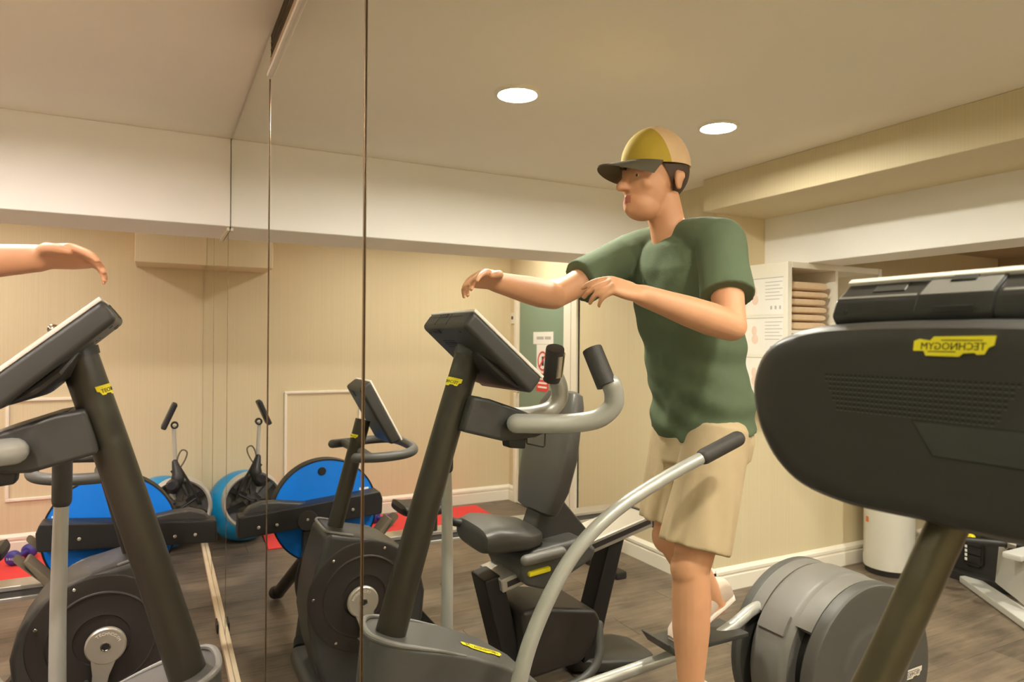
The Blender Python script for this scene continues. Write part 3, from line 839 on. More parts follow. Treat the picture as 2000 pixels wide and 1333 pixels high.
# crank, pedal
for s, yy in ((-1, 2.765), (1, 3.11)):
    nrm = Vector((0, s, 0))
    ce = V(CC[0], yy, CC[1])
    dirv = Vector((-0.14, 0, -1.0)).normalized() if s < 0 else Vector((0.14, 0, 1.0)).normalized()
    sd = dirv.cross(Vector((0, 1, 0)))
    cb = [disc(ce, (0, 1, 0), 0.064, 0.022, 0.005)]
    pts = [ce + dirv * 0.0 + sd * 0.050, ce + dirv * 0.06 + sd * 0.036, ce + dirv * 0.10 + sd * 0.026, ce + dirv * 0.150 + sd * 0.022, ce + dirv * 0.165 + sd * 0.012, ce + dirv * 0.165 - sd * 0.012, ce + dirv * 0.150 - sd * 0.022, ce + dirv * 0.10 - sd * 0.026, ce + dirv * 0.06 - sd * 0.036, ce - sd * 0.050]
    cb.append(prism3([p - Vector((0, 0.010, 0)) for p in pts], Vector((0, 0.020, 0)), 0.004, 2))
    cr_ = obj('crank', cb, 'satin', bk)
    obj('crank_bolt_ring', lathe(ce + nrm * 0.011, nrm, [(-0.002, 0.011), (-0.002, 0.0175), (0.0015, 0.0165), (0.001, 0.0135), (-0.002, 0.011)], 24), 'chrome', cr_)
    obj('crank_bolt', disc(ce + nrm * 0.0105, nrm, 0.0125, 0.003, 0.001, 24), 'black', cr_)
    if s < 0:
        word = 'TECHNOGYM'
        lets = []
        for i, chh in enumerate(word):
            tb = text_bm(chh, 0.0145, 0.0008)
            an = math.radians(24 + (8 - i) * 12.5)
            r_ = 0.040
            up_ = Vector((math.cos(an), 0, math.sin(an)))
            rt_ = Vector((math.sin(an), 0, -math.cos(an)))
            c2 = ce + up_ * r_ + Vector((0, -0.0112, 0))
            for v in tb.verts:
                x_, y_, z_ = v.co
                v.co = c2 + rt_ * x_ + up_ * y_ + Vector((0, -z_, 0))
            lets.append(tb)
        obj('lettering', lets, 'bezel', cr_)
    pc = ce + dirv * 0.148 + nrm * 0.065
    pd = obj('pedal', prism3([pc + Vector((-0.05, -0.045, -0.012)), pc + Vector((0.05, -0.045, -0.012)), pc + Vector((0.05, -0.045, 0.012)), pc + Vector((-0.05, -0.045, 0.012))], Vector((0, 0.09, 0)), 0.005, 2), 'dark', bk)
    obj('pedal_strap', tube([pc + Vector((-0.03, -0.045, 0.0)), pc + Vector((-0.035, -0.03, 0.04)), pc + Vector((-0.035, 0.03, 0.045)), pc + Vector((-0.03, 0.045, 0.0))], 0.008, 8, 6, False), 'rubber', pd)
# seat
obj('front_foot', box(0.24, 0.36, YK - 0.26, YK + 0.26, 0.0, 0.085, 0.03, 3), 'midgrey', bk)
obj('rear_stay', prof([(0.58, 0.28), (0.70, 0.34), (0.93, 0.07), (0.93, 0.03), (0.60, 0.03)], YK - 0.04, YK + 0.04, 0.01), 'black', bk)
obj('rear_foot', box(0.88, 0.95, YK - 0.06, YK + 0.24, 0.0, 0.06, 0.015, 2), 'black', bk)

# ================================================================== ROWER WITH BLUE DISC
YR = 3.66
rw = thing('rowing_machine', 'rowing machine with large blue flywheel disc and black cross beam by the mirror', 'rowing machine', 0.6, YR)
dc = V(0.487, YR, 0.580)
obj('flywheel_disc', disc(dc, (0, 1, 0), 0.268, 0.07, 0.004, 80), 'blue', rw)
obj('disc_rim', lathe(dc, (0, 1, 0), [(-0.038, 0.266), (-0.038, 0.272), (0.038, 0.272), (0.038, 0.266)], 80, close_profile=True), 'black', rw)
obj('disc_hub', disc(V(0.466, YR - 0.036, 0.790), (0, 1, 0), 0.021, 0.012, 0.003), 'black', rw)
lb = obj('disc_label', box(0.665, 0.715, YR - 0.0365, YR - 0.0352, 0.645, 0.685), 'paper', rw)
obj('label_print', [box(0.68, 0.70, YR - 0.0372, YR - 0.0366, 0.653, 0.673)], 'strap', lb)
obj('label_print', [box(0.667, 0.713, YR - 0.0372, YR - 0.0366, 0.646, 0.6505)], 'blue', lb)
BM = [(-0.0 + 0.045, 0.512), (0.048, 0.618), (0.30, 0.640), (0.745, 0.682), (0.760, 0.640), (0.757, 0.560), (0.40, 0.535)]
obj('cross_beam', prof(BM, YR - 0.155, YR - 0.042, 0.010, 2), 'black', rw)
obj('beam_hump', prof([(0.06, 0.60), (0.10, 0.652), (0.16, 0.672), (0.24, 0.668), (0.42, 0.640), (0.42, 0.60)], YR - 0.11, YR - 0.045, 0.012, 3), 'dark', rw)
for (a, z) in ((0.140, 0.562), (0.225, 0.565), (0.372, 0.575), (0.60, 0.600)):
    obj('beam_bolt', disc(V(a, YR - 0.157, z), (0, 1, 0), 0.008, 0.008, 0.003, 14), 'satin', rw)
obj('beam_boss', lathe(V(0.372, YR - 0.155, 0.570), (0, -1, 0), [(0, 0.05), (0.004, 0.048), (0.004, 0.0)], 36), 'cover', rw)
obj('lower_frame', prof([(0.36, 0.50), (0.50, 0.50), (0.64, 0.35), (0.66, 0.30), (0.52, 0.30), (0.42, 0.28), (0.36, 0.30)], YR - 0.10, YR - 0.045, 0.012, 2), 'dark', rw)
for s in (-1, 1):
    lg = obj('leg', tube([V(0.42, YR + s * 0.05, 0.34), V(0.31, YR + s * 0.36, 0.045)], 0.034, 18, 0), 'black', rw)
    obj('foot_cap', tube([V(0.313, YR + s * 0.345, 0.055), V(0.299, YR + s * 0.40, 0.036)], 0.036, 18, 0, False), 'rubber', lg)
# aluminium rail with groove, two edges
obj('rail', [box(0.62, 2.35, YR - 0.05, YR + 0.05, 0.345, 0.392, 0.003, 1)], 'midgrey', rw)
for (z0, z1) in ((0.334, 0.352), (0.382, 0.402)):
    obj('rail_edge', box(0.60, 2.36, YR - 0.058, YR + 0.058, z0, z1, 0.003, 1), 'alu', rw)
obj('rail_leg', [box(2.24, 2.30, YR - 0.03, YR + 0.03, 0.03, 0.336, 0.006), box(2.23, 2.31, YR - 0.22, YR + 0.22, 0.0, 0.045, 0.01)], 'black', rw)
sr = []
for (a, hw, zt, th) in ((0.885, 0.10, 0.555, 0.03), (0.90, 0.135, 0.575, 0.06), (0.95, 0.145, 0.565, 0.06), (1.04, 0.145, 0.562, 0.06), (1.13, 0.14, 0.565, 0.06), (1.165, 0.12, 0.565, 0.06), (1.175, 0.09, 0.555, 0.03)):
    sr.append(sring(V(a, YR, zt - th / 2), Vector((0, 1, 0)), Vector((0, 0, 1)), hw, th / 2, 3.2, 24))
obj('seat', loft(sr), 'black', rw)
obj('seat_carriage', box(0.96, 1.11, YR - 0.05, YR + 0.05, 0.402, 0.52, 0.006), 'dark', rw)
for s in (-1, 1):
    yf = YR + s * 0.16
    ft = obj('footplate', prism3([V(0.66, yf - 0.055, 0.41), V(0.78, yf - 0.055, 0.55), V(0.795, yf - 0.055, 0.54), V(0.70, yf - 0.055, 0.40)], Vector((0, 0.11, 0)), 0.006, 2), 'strap', rw)
    rr = []
    for t, wd in ((0.0, 0.02), (0.3, 0.06), (0.6, 0.055), (1.0, 0.03)):
        c_ = V(0.69, yf, 0.42).lerp(V(0.80, yf, 0.535), t)
        rr.append(sring(c_ + Vector((-0.02, 0, 0.01)), Vector((0, 1, 0)), Vector((-0.7, 0, 0.7)), 0.062, wd * 0.55, 2.2, 10))
    obj('foot_strap', loft(rr), 'strap', ft)

# ================================================================== WHEEL TRAINER with a thin monitor pole
YW = 4.2
wt = rw
wc = V(0.19, YW, 0.545)
obj('wheel_rim', lathe(wc, (0, 1, 0), [(-0.035, 0.145), (-0.045, 0.155), (-0.035, 0.165), (0.035, 0.165), (0.045, 0.155), (0.035, 0.145)], 56, close_profile=True), 'rimgrey', wt)
obj('wheel_dish', lathe(wc, (0, 1, 0), [(-0.005, 0.0), (-0.02, 0.05), (0.01, 0.09), (-0.01, 0.147), (0.02, 0.147), (0.03, 0.05), (0.03, 0.0)], 48), 'fandish', wt)
for k in range(7):
    an = k / 7 * 2 * PI + 0.3
    d_ = Vector((math.cos(an), 0, math.sin(an))); e_ = Vector((-math.sin(an), 0, math.cos(an)))
    obj('fan_blade', prism3([wc + d_ * 0.04 + Vector((0, -0.02, 0)), wc + d_ * 0.14 + e_ * 0.02 + Vector((0, -0.02, 0)), wc + d_ * 0.14 + e_ * 0.024 + Vector((0, -0.03, 0)), wc + d_ * 0.04 + e_ * 0.004 + Vector((0, -0.03, 0))], e_ * 0.03), 'black' if k % 3 == 0 else 'fandish', wt)
pl0, pl1 = V(0.210, YW - 0.03, 0.72), V(0.222, YW - 0.03, 1.00)
obj('monitor_pole', tube([pl0, pl1], 0.0105, 12), 'rimgrey', wt)
obj('pole_bracket', [tube([V(0.215, YW - 0.04, 0.80), V(0.20, YW - 0.06, 0.72), V(0.22, YW - 0.06, 0.66)], [0.016, 0.034, 0.030], 12, 4, True),
                tube([V(0.19, YW - 0.06, 0.77), V(0.13, YW - 0.07, 0.66), V(0.10, YW - 0.07, 0.58)], 0.007, 8, 4), tube([V(0.11, YW - 0.07, 0.60), V(0.22, YW - 0.07, 0.53)], 0.008, 8),
                tube([V(0.23, YW - 0.05, 0.76), V(0.19, YW - 0.06, 0.70), V(0.15, YW - 0.07, 0.62)], 0.010, 8, 4)], 'black', wt)
obj('pole_bracket_cap', disc(V(0.225, YW - 0.08, 0.685), (0.2, 1, 0), 0.032, 0.05, 0.01), 'cover', wt)
mo = Vector((0.40, 0, 0.92)).normalized()   # long direction of monitor (towards mirror at the top)
mc = V(0.245, YW - 0.03, 1.055)
mn = Vector((-0.92, 0, 0.40)).normalized()
obj('monitor', prism3([mc + mo * 0.075 + mn * 0.014, mc - mo * 0.075 + mn * 0.014, mc - mo * 0.075 - mn * 0.014, mc + mo * 0.075 - mn * 0.014], Vector((0, 0.11, 0)), 0.008, 2), 'black', wt).location.y += -0.055
obj('pole_clamp', lathe(V(0.218, YW - 0.03, 1.003), (0, 1, 0), [(-0.014, 0.011), (-0.014, 0.020), (0.014, 0.020), (0.014, 0.011)], 24, close_profile=True), 'black', wt)
obj('cable', tube([V(0.208, YW - 0.04, 0.74), V(0.17, YW - 0.04, 0.80), V(0.155, YW - 0.04, 0.85), V(0.18, YW - 0.04, 0.865), V(0.20, YW - 0.04, 0.83), V(0.208, YW - 0.04, 0.77)], 0.004, 8, 6), 'strap', wt)
obj('wheel_strut', [box(0.17, 0.21, YR - 0.05, YW - 0.02, 0.515, 0.555, 0.004)], 'black', rw)

# exercise ball
bl = obj('exercise_ball', ell(V(0.268, 5.36, 0.2565), 0.2565, 0.2565, 0.2565, None, 48), 'blueball')
tag(bl, 'big glossy blue exercise ball on the floor in the back corner by the mirror', 'ball')

# mat and dumbbells
mt = obj('exercise_mat', box(0.40, 2.22, 4.99, 5.58, 0.0, 0.012, 0.004, 1), 'red')
for v in mt.data.vertices:
    pass
mt.rotation_euler = (0, 0, 0.03)
tag(mt, 'long red foam exercise mat on the floor along the back wall', 'mat')
def dumbbell(a, y, ang, r, label):
    d = thing('dumbbell', label, 'dumbbell', a, y, 0.0125, 'violet dumbbells on the red mat')
    dv = Vector((-math.cos(ang), math.sin(ang), 0))
    c_ = V(a, y, 0.0125 + r)
    obj('bar', tube([c_ - dv * 0.07, c_ + dv * 0.07], 0.015, 16), 'violet', d)
    for s in (-1, 1):
        h_ = obj('head', [lathe(c_ + dv * s * 0.075, dv * s, [(-0.03, 0.0), (-0.028, r * 0.6), (-0.014, r * 0.95), (0.0, r), (0.014, r * 0.97), (0.026, r * 0.8), (0.031, r * 0.55), (0.032, 0.0)], 28)], 'violet', d)
        if s < 0:
            u_ = Vector((0, 0, 1)).cross(dv * s).normalized()
            fm = planar(c_ + dv * s * (0.075 + 0.0325), u_, Vector((0, 0, 1)))
            tb = text_bm('2 KG', 0.022, 0.0003)
            for v in tb.verts: v.co = fm(v.co.x, v.co.y - 0.006, v.co.z + 0.0004)
            obj('lettering', tb, 'paper', h_)
    return d
dumbbell(1.085, 5.42, math.radians(116), 0.048, 'violet round-headed dumbbell on the red mat, nearer the rower')
dumbbell(1.29, 5.28, math.radians(120), 0.046, 'violet round-headed dumbbell farther along the red mat from the rower')

# ================================================================== RECUMBENT BIKE
YQ = 2.58
rc = thing('recumbent_bike', 'recumbent exercise bike with grey padded seat, backrest and aluminium slide rail', 'exercise bike', 1.3, YQ)
Yv, Zv = Vector((0, 1, 0)), Vector((0, 0, 1))
sr = []
for (a, hw, zc, th) in ((0.845, 0.12, 0.668, 0.05), (0.858, 0.16, 0.674, 0.10), (0.91, 0.17, 0.678, 0.125), (0.98, 0.172, 0.672, 0.115), (1.05, 0.165, 0.662, 0.10), (1.11, 0.14, 0.66, 0.085), (1.135, 0.11, 0.66, 0.05)):
    sr.append(sring(V(a, YQ, zc), Yv, Zv, hw, th / 2, 3.4, 32))
obj('seat_cushion', loft(sr), 'seatvinyl', rc)
obj('seat_handle', tube([V(0.855, YQ + 0.10, 0.70), V(0.825, YQ + 0.12, 0.705), V(0.825, YQ + 0.17, 0.705)], 0.018, 12, 3, True), 'black', rc)
bu = Vector((-0.27, 0, 1.0)).normalized(); bd = bu.cross(Yv)
sr = []
b0 = V(1.165, YQ, 0.738)
for (t, hw, th, o2) in ((0.0, 0.10, 0.03, 0), (0.015, 0.14, 0.08, 0), (0.12, 0.175, 0.105, 0.0), (0.26, 0.19, 0.11, -0.006), (0.38, 0.165, 0.10, -0.004), (0.48, 0.145, 0.095, 0.0), (0.53, 0.12, 0.07, 0.004), (0.542, 0.09, 0.03, 0.004)):
    sr.append(sring(b0 + bu * t + bd * o2, Yv, bd, hw, th / 2, 3.6, 32))
obj('backrest', loft(sr), 'seatvinyl', rc)
obj('backrest_bracket', prof([(1.10, 0.62), (1.16, 0.78), (1.26, 0.80), (1.42, 0.62), (1.36, 0.56)], YQ - 0.06, YQ + 0.06, 0.012, 2), 'dark', rc)
obj('carriage', prof([(1.005, 0.60), (1.07, 0.625), (1.30, 0.650), (1.375, 0.595), (1.36, 0.55), (1.22, 0.49), (1.12, 0.455), (1.03, 0.485), (1.0, 0.545)], YQ - 0.165, YQ + 0.165, 0.02, 3), 'midgrey', rc)
obj('side_grip', tube([V(1.015, YQ - 0.185, 0.60), V(1.18, YQ - 0.185, 0.613)], 0.022, 16, 0, True), 'grey', rc)
obj('release_lever', prof([(1.035, 0.527), (1.135, 0.537), (1.135, 0.556), (1.035, 0.546)], YQ - 0.182, YQ - 0.160, 0.005, 2), 'yellow', rc)
rl0, rl1 = (0.955, 0.450), (1.725, 0.632)
dx, dz = rl1[0] - rl0[0], rl1[1] - rl0[1]
obj('slide_rail', prof([(rl0[0], rl0[1]), (rl1[0], rl1[1]), (rl1[0] - 0.005, rl1[1] + 0.055), (rl0[0] - 0.01, rl0[1] + 0.055)], YQ - 0.105, YQ + 0.105, 0.004, 1), 'alu', rc)
obj('rail_groove', prof([(rl0[0] + 0.02, rl0[1] + 0.022), (rl1[0] - 0.015, rl1[1] + 0.015), (rl1[0] - 0.018, rl1[1] + 0.038), (rl0[0] + 0.017, rl0[1] + 0.045)], YQ - 0.1065, YQ - 0.10, 0), 'cover', rc)
obj('rail_cap', prof([(rl1[0] - 0.004, rl1[1] - 0.006), (rl1[0] + 0.012, rl1[1] - 0.002), (rl1[0] + 0.006, rl1[1] + 0.06), (rl1[0] - 0.012, rl1[1] + 0.06)], YQ - 0.11, YQ + 0.11, 0.004, 2), 'cover', rc)
obj('front_post', prof([(0.885, 0.50), (0.96, 0.515), (0.985, 0.455), (1.09, 0.06), (1.02, 0.03), (0.985, 0.12)], YQ - 0.075, YQ + 0.075, 0.012, 2), 'black', rc)
obj('rear_post', prof([(1.52, 0.58), (1.61, 0.60), (1.50, 0.22), (1.46, 0.05), (1.38, 0.05), (1.42, 0.25)], YQ - 0.055, YQ + 0.055, 0.012, 2), 'black', rc)
obj('lower_housing', prof([(1.02, 0.375), (1.10, 0.383), (1.38, 0.325), (1.41, 0.28), (1.38, 0.17), (1.31, 0.11), (1.05, 0.09)], YQ - 0.15, YQ + 0.15, 0.02, 3), 'cover', rc)
obj('hoop_tube', tube([V(1.05, YQ - 0.18, 0.05), V(1.25, YQ - 0.19, 0.055), V(1.37, YQ - 0.18, 0.12), V(1.41, YQ - 0.13, 0.25)], 0.018, 14, 6, True), 'midgrey', rc)
obj('front_foot', box(0.96, 1.06, YQ - 0.26, YQ + 0.26, 0.0, 0.06, 0.02, 2), 'midgrey', rc)
rr = []
for (a, hw, th) in ((1.40, 0.05, 0.05), (1.46, 0.11, 0.07), (1.62, 0.15, 0.06), (1.74, 0.15, 0.045), (1.80, 0.11, 0.035), (1.81, 0.08, 0.03)):
    rr.append(sring(V(a - 0.05, YQ + 0.03, th / 2 + 0.001), Yv, Zv, hw, th / 2, 4, 28))
obj('rear_foot', loft(rr), 'dark', rc)

# ================================================================== MACHINE WITH BIG ROUNDED CONSOLE
cy = 0.497
sm = thing('step_machine', 'dark fitness machine with big rounded perforated console, nearest to the camera', 'exercise machine', 0.6, cy)
half = [(0.42, 1.268), (0.487, 1.265), (0.551, 1.262), (0.609, 1.263), (0.674, 1.275), (0.719, 1.303), (0.748, 1.34), (0.764, 1.383), (0.767, 1.423), (0.749, 1.465), (0.711, 1.492), (0.65, 1.506)]
rt_half = [(y_ - cy, z_) for y_, z_ in half if y_ > cy + 0.03]
outl = [(0.0, 1.264)] + rt_half + [(0.08, 1.510), (0.0, 1.511)] + [(-y_, z_) for y_, z_ in [(0.08, 1.510)] + rt_half[::-1]]
def ringo(a, s, dz=0.0):
    zc = 1.39
    pts = smooth_path([Vector((-a, cy + y_ * s, zc + (z_ - zc) * s + dz)) for y_, z_ in outl + [outl[0]]], 4)[:-1]
    return pts
body = loft([ringo(0.497, 0.72), ringo(0.498, 0.82), ringo(0.502, 0.90), ringo(0.512, 0.95), ringo(0.532, 0.985), ringo(0.575, 1.0), ringo(0.66, 0.99), ringo(0.74, 0.94), ringo(0.79, 0.84), ringo(0.80, 0.70)])
cb = obj('console_body', body, 'consoleblack', sm)
badge(cb, planar(V(0.4962, cy - 0.045, 1.478), (0, 1, 0), (-0.16, 0, 0.987)), 0.088)
# perforated grille: flat dark lenses coloured as shaded holes, pale bars as lit lower lips
gr = bmesh.new()
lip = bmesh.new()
for r_ in range(8):
    z_ = 1.4385 - r_ * 0.0062
    n_ = int(2 * (0.119 - r_ * 0.0028) / 0.00605)
    for i in range(n_):
        yy = cy + 0.118 - r_ * 0.0028 - i * 0.00605 + (0.003 if r_ % 2 else 0)
        if abs(yy - cy) > 0.122: continue
        p_ = [V(0.4964, yy + dx_ * 0.0025, z_ + dz_ * 0.0018) for dx_, dz_ in ((-1, 0.2), (-0.5, 1), (0.5, 1), (1, 0.2), (0.5, -0.8), (-0.5, -0.8))]
        vs = [gr.verts.new(p) for p in p_]; gr.faces.new(vs)
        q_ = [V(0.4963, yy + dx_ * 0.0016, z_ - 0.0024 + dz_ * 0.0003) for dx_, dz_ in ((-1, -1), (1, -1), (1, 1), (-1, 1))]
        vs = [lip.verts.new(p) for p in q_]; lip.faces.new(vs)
obj('grille_holes', gr, 'ink', cb, kind='stuff')
obj('grille_lip_glints', lip, 'grey', cb, kind='stuff')
fp = [(0.013, 1.388), (-0.025, 1.353), (-0.15, 1.350), (-0.15, 1.388)]
obj('panel_seam', prism3([V(0.4969, cy - y_, z_) for y_, z_ in [(-0.003, 1.3905), (0.0225, 1.3505), (0.16, 1.3495), (0.16, 1.3905)]], Vector((0.0008, 0, 0)), 0), 'ink', cb)
obj('face_panel', prism3([V(0.4968, cy - y_, z_) for y_, z_ in [(-0.0, 1.389), (0.024, 1.352), (0.16, 1.351), (0.16, 1.389)]], Vector((0.0016, 0, 0)), 0.0006, 1), 'dark', cb)
obj('face_panel', prism3([V(0.5005, cy - y_, z_) for y_, z_ in [(0.045, 1.312), (0.075, 1.285), (0.14, 1.287), (0.14, 1.312)]], Vector((0.0016, 0, 0)), 0.001, 1), 'dark', cb)
# screen unit on top
SP = [(0.588, 1.568), (0.553, 1.541), (0.543, 1.518), (0.552, 1.504), (0.70, 1.505), (0.71, 1.535), (0.68, 1.567)]
su = obj('screen_unit', prof(SP, cy - 0.165, cy + 0.150, 0.007, 3), 'glossdark', sm)
obj('top_shell', prof([(0.583, 1.560), (0.575, 1.566), (0.582, 1.5715), (0.69, 1.5725), (0.70, 1.562)], cy - 0.168, cy + 0.146, 0.002, 2), 'bezel', su)
obj('battery_cover', prof([(0.582, 1.567), (0.548, 1.5415), (0.538, 1.518), (0.547, 1.505), (0.57, 1.52)], cy - 0.062, cy + 0.030, 0.004, 2), 'glossdark', su)
obj('cover_plate', prof([(0.578, 1.5622), (0.5635, 1.5508), (0.566, 1.549), (0.5805, 1.5605)], cy + 0.055, cy + 0.10, 0.0004, 1), 'dark', su)
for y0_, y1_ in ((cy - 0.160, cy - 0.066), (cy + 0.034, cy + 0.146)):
    obj('facet_sheen', prof([(0.5845, 1.5648), (0.5545, 1.5422), (0.557, 1.540), (0.587, 1.5625)], y0_, y1_, 0.0004, 1), 'grey', su)  # thin plates added, their paler grey imitates reflected light on the facets
obj('facet_sheen', prof([(0.5785, 1.5648), (0.5485, 1.5422), (0.551, 1.540), (0.581, 1.5625)], cy - 0.058, cy + 0.026, 0.0004, 1), 'grey', su)  # same painted reflection on the middle facet
obj('finger_slot', box(0.5365, 0.5395, cy - 0.043, cy + 0.003, 1.5185, 1.5265, 0.0005, 1), 'ink', su)
obj('latch', prof([(0.580, 1.5685), (0.568, 1.5595), (0.569, 1.556), (0.582, 1.565)], cy - 0.03, cy + 0.0, 0.001, 1), 'ink', su)
obj('screw_hole', disc(V(0.5455, cy + 0.128, 1.523), (1, 0, 0.1), 0.004, 0.002, 0.0005, 14), 'ink', su)
# bent central mast and stepper base
mp = [V(0.40, 0.585, 0.10), V(0.405, 0.58, 0.45), V(0.42, 0.575, 0.75), V(0.462, 0.565, 0.95), V(0.528, 0.532, 1.12), V(0.597, 0.500, 1.285)]
obj('mast', tube(mp, 0.0232, 28, 8), 'mast_bronze', sm)
obj('base_frame', [box(0.30, 1.35, cy + 0.02, cy + 0.16, 0.0, 0.08, 0.015), box(0.36, 0.46, cy - 0.22, cy + 0.34, 0.0, 0.06, 0.015), box(1.25, 1.35, cy - 0.22, cy + 0.34, 0.0, 0.06, 0.015)], 'midgrey', sm)
obj('drive_housing', prof([(0.34, 0.07), (0.35, 0.42), (0.42, 0.46), (0.60, 0.40), (0.80, 0.22), (0.88, 0.07)], cy - 0.02, cy + 0.19, 0.03, 3), 'midgrey', sm)
for s in (-1, 1):
    obj('step_pedal', prof([(0.90, 0.22), (1.25, 0.22), (1.25, 0.25), (0.93, 0.25), (0.90, 0.28)], cy + 0.085 + s * 0.17 - 0.07, cy + 0.085 + s * 0.17 + 0.07, 0.006, 2), 'dark', sm)
    obj('pedal_arm', tube([V(0.55, cy + 0.085 + s * 0.13, 0.20), V(0.90, cy + 0.085 + s * 0.16, 0.21)], 0.02, 12), 'silver', sm)

# ================================================================== SHELF UNIT, NOTICES, TOWELS
cx0, cx1, cy0, cy1, cz0, cz1 = 2.855, 3.69, 2.70, 3.018, 1.145, 1.945
cu = thing('shelf_unit', 'white open wall shelf unit holding folded towels and notices on its side', 'shelf unit', 3.27, 2.86, cz0)
T = 0.035
obj('side_panel', box(cx0, cx0 + T, cy0, cy1, cz0, cz1, 0.002, 1), 'cardwhite', cu)
obj('side_panel', box(cx1 - T, cx1, cy0, cy1, cz0, cz1, 0.002, 1), 'cardwhite', cu)
obj('top_panel', box(cx0 + T, cx1 - T, cy0, cy1, cz1 - T, cz1, 0.002, 1), 'cardwhite', cu)
obj('bottom_panel', box(cx0 + T, cx1 - T, cy0, cy1, cz0, cz0 + T, 0.002, 1), 'cardwhite', cu)
obj('back_panel', box(cx0 + T, cx1 - T, cy1 - 0.012, cy1, cz0 + T, cz1 - T), 'cardwhite', cu)
mid = (cx0 + cx1) / 2
obj('divider', box(mid - 0.012, mid + 0.012, cy0 + 0.003, cy1 - 0.012, cz0 + T, cz1 - T, 0.001, 1), 'cardwhite', cu)
zs = 1.535
for a0, a1 in ((cx0 + T, mid - 0.012), (mid + 0.012, cx1 - T)):
    obj('shelf', box(a0, a1, cy0 + 0.003, cy1 - 0.012, zs, zs + 0.02, 0.001, 1), 'cardwhite', cu)
POS = ('uppermost', 'middle', 'lowest')
for k, (z0, z1) in enumerate(((1.645, 1.862), (1.412, 1.630), (1.165, 1.397))):
    n = thing('exercise_notice', 'white exercise notice on the shelf unit side, %s of the three' % POS[k], 'notice', cx0 - 0.0005, 2.87, z0, 'exercise notices on the shelf side')
    obj('sheet', box(cx0 - 0.0018, cx0 - 0.0005, 2.728, 3.005, z0, z1), 'paper', n)
    pr = [box(cx0 - 0.0024, cx0 - 0.0019, 2.735 + 0.02 * (j % 2), 2.86, z1 - 0.03 - j * 0.02, z1 - 0.026 - j * 0.02) for j in range(6)]
    pr += [box(cx0 - 0.0024, cx0 - 0.0019, 2.745 + j * 0.032, 2.757 + j * 0.032, z0 + 0.03, z0 + 0.05) for j in range(3)]
    pr += [box(cx0 - 0.0024, cx0 - 0.0019, 2.728, 3.005, z1 - 0.006, z1 - 0.001)]
    obj('print', pr, 'printgrey', n, kind='stuff')
    obj('figure', [ell(V(cx0 - 0.002, 2.94, z0 + 0.14), 0.0006, 0.02, 0.03, None, 12), ell(V(cx0 - 0.002, 2.935, z0 + 0.09), 0.0006, 0.025, 0.03, None, 12)], 'printpink', n)
zt = zs + 0.0205
TL = ('lowest', 'second from the bottom', 'third from the bottom', 'third from the top', 'second from the top', 'topmost')
for k in range(6):
    hgt = (0.050, 0.045, 0.044, 0.046, 0.042, 0.056)[k]
    e_ = random.uniform(-0.008, 0.008)
    a0, a1 = 2.905 + e_, 3.205 + e_ + (0.01 if k > 3 else 0)
    tw = bmesh.new()
    for j in range(1):
        zc = zt + hgt * 0.5
        hh = hgt * 0.5
        rr = []
        for (a, f) in ((a0, 0.55), (a0 + 0.012, 0.9), (a0 + 0.05, 1.0), ((a0 + a1) / 2, 0.97), (a1 - 0.05, 1.0), (a1 - 0.012, 0.92), (a1, 0.6)):
            rr.append(sring(V(a, 2.855, zc), Yv, Zv, 0.135, hh * f, 4.5, 28))
        merge(tw, loft(rr))
    o = obj('folded_towel', tw, 'towel')
    tag(o, 'folded beige towel, %s of the stack in the shelf unit' % TL[k], 'towel', 'beige towels in the shelf unit')
    zt += hgt + 0.0005
nb = thing('blue_note', 'white paper with blue writing leaning in the empty shelf compartment', 'paper', 3.45, 2.97, zs + 0.0205)
obj('sheet', box(3.36, 3.62, 2.992, 2.995, zs + 0.0205, 1.83), 'paper', nb)
obj('print', [box(3.37 + k * 0.035, 3.395 + k * 0.035, 2.9905, 2.9918, 1.765, 1.778) for k in range(5)], 'printblue', nb, kind='stuff')

# ================================================================== SIDE ROOM: bin, cable machine
bn_ = thing('pedal_bin', 'white cylindrical bin with small orange label by the skirting board', 'bin', 3.93, 2.80)
obj('bin_body', lathe(V(3.93, 2.80, 0), (0, 0, 1), [(0.035, 0.0), (0.035, 0.145), (0.04, 0.15), (0.10, 0.152), (0.11, 0.149), (0.78, 0.149), (0.80, 0.145), (0.83, 0.12), (0.845, 0.0)], 40), 'binwhite', bn_)
obj('bin_base', lathe(V(3.93, 2.80, 0), (0, 0, 1), [(0.0, 0.0), (0.0, 0.14), (0.036, 0.142), (0.036, 0.0)], 40), 'black', bn_)
obj('bin_label', lathe(V(3.93, 2.80, 0), (0, 0, 1), [(0.325, 0.150), (0.325, 0.1505), (0.36, 0.1505), (0.36, 0.150)], 6, PI * 0.10, PI * 0.16, Vector((1, 0, 0)), True), 'orange', bn_)
ws = thing('cable_machine', 'cable weight machine with black stack tower, yellow pin and pale grey steel legs', 'exercise machine', 4.35, 2.3)
obj('tower', box(4.22, 4.62, 2.02, 2.62, 0.02, 1.85, 0.015), 'towerblack', ws)
obj('tower_foot', box(4.16, 4.68, 1.98, 2.80, 0.0, 0.06, 0.01), 'towerblack', ws)
obj('stack_slot', profx([(2.375, 0.12), (2.40, 0.10), (2.465, 0.10), (2.49, 0.12), (2.49, 1.30), (2.375, 1.30)], 4.2195, 4.20, 0.004, 1), 'ink', ws)
for k in range(14):
    obj('weight_plate', box(4.192, 4.199, 2.385, 2.48, 0.125 + k * 0.052, 0.167 + k * 0.052, 0.002, 1), 'black', ws)
obj('plate_numbers', [box(4.1905, 4.1918, 2.462, 2.476, 0.133 + k * 0.026, 0.150 + k * 0.026) for k in range(28)], 'paper', ws, kind='stuff')
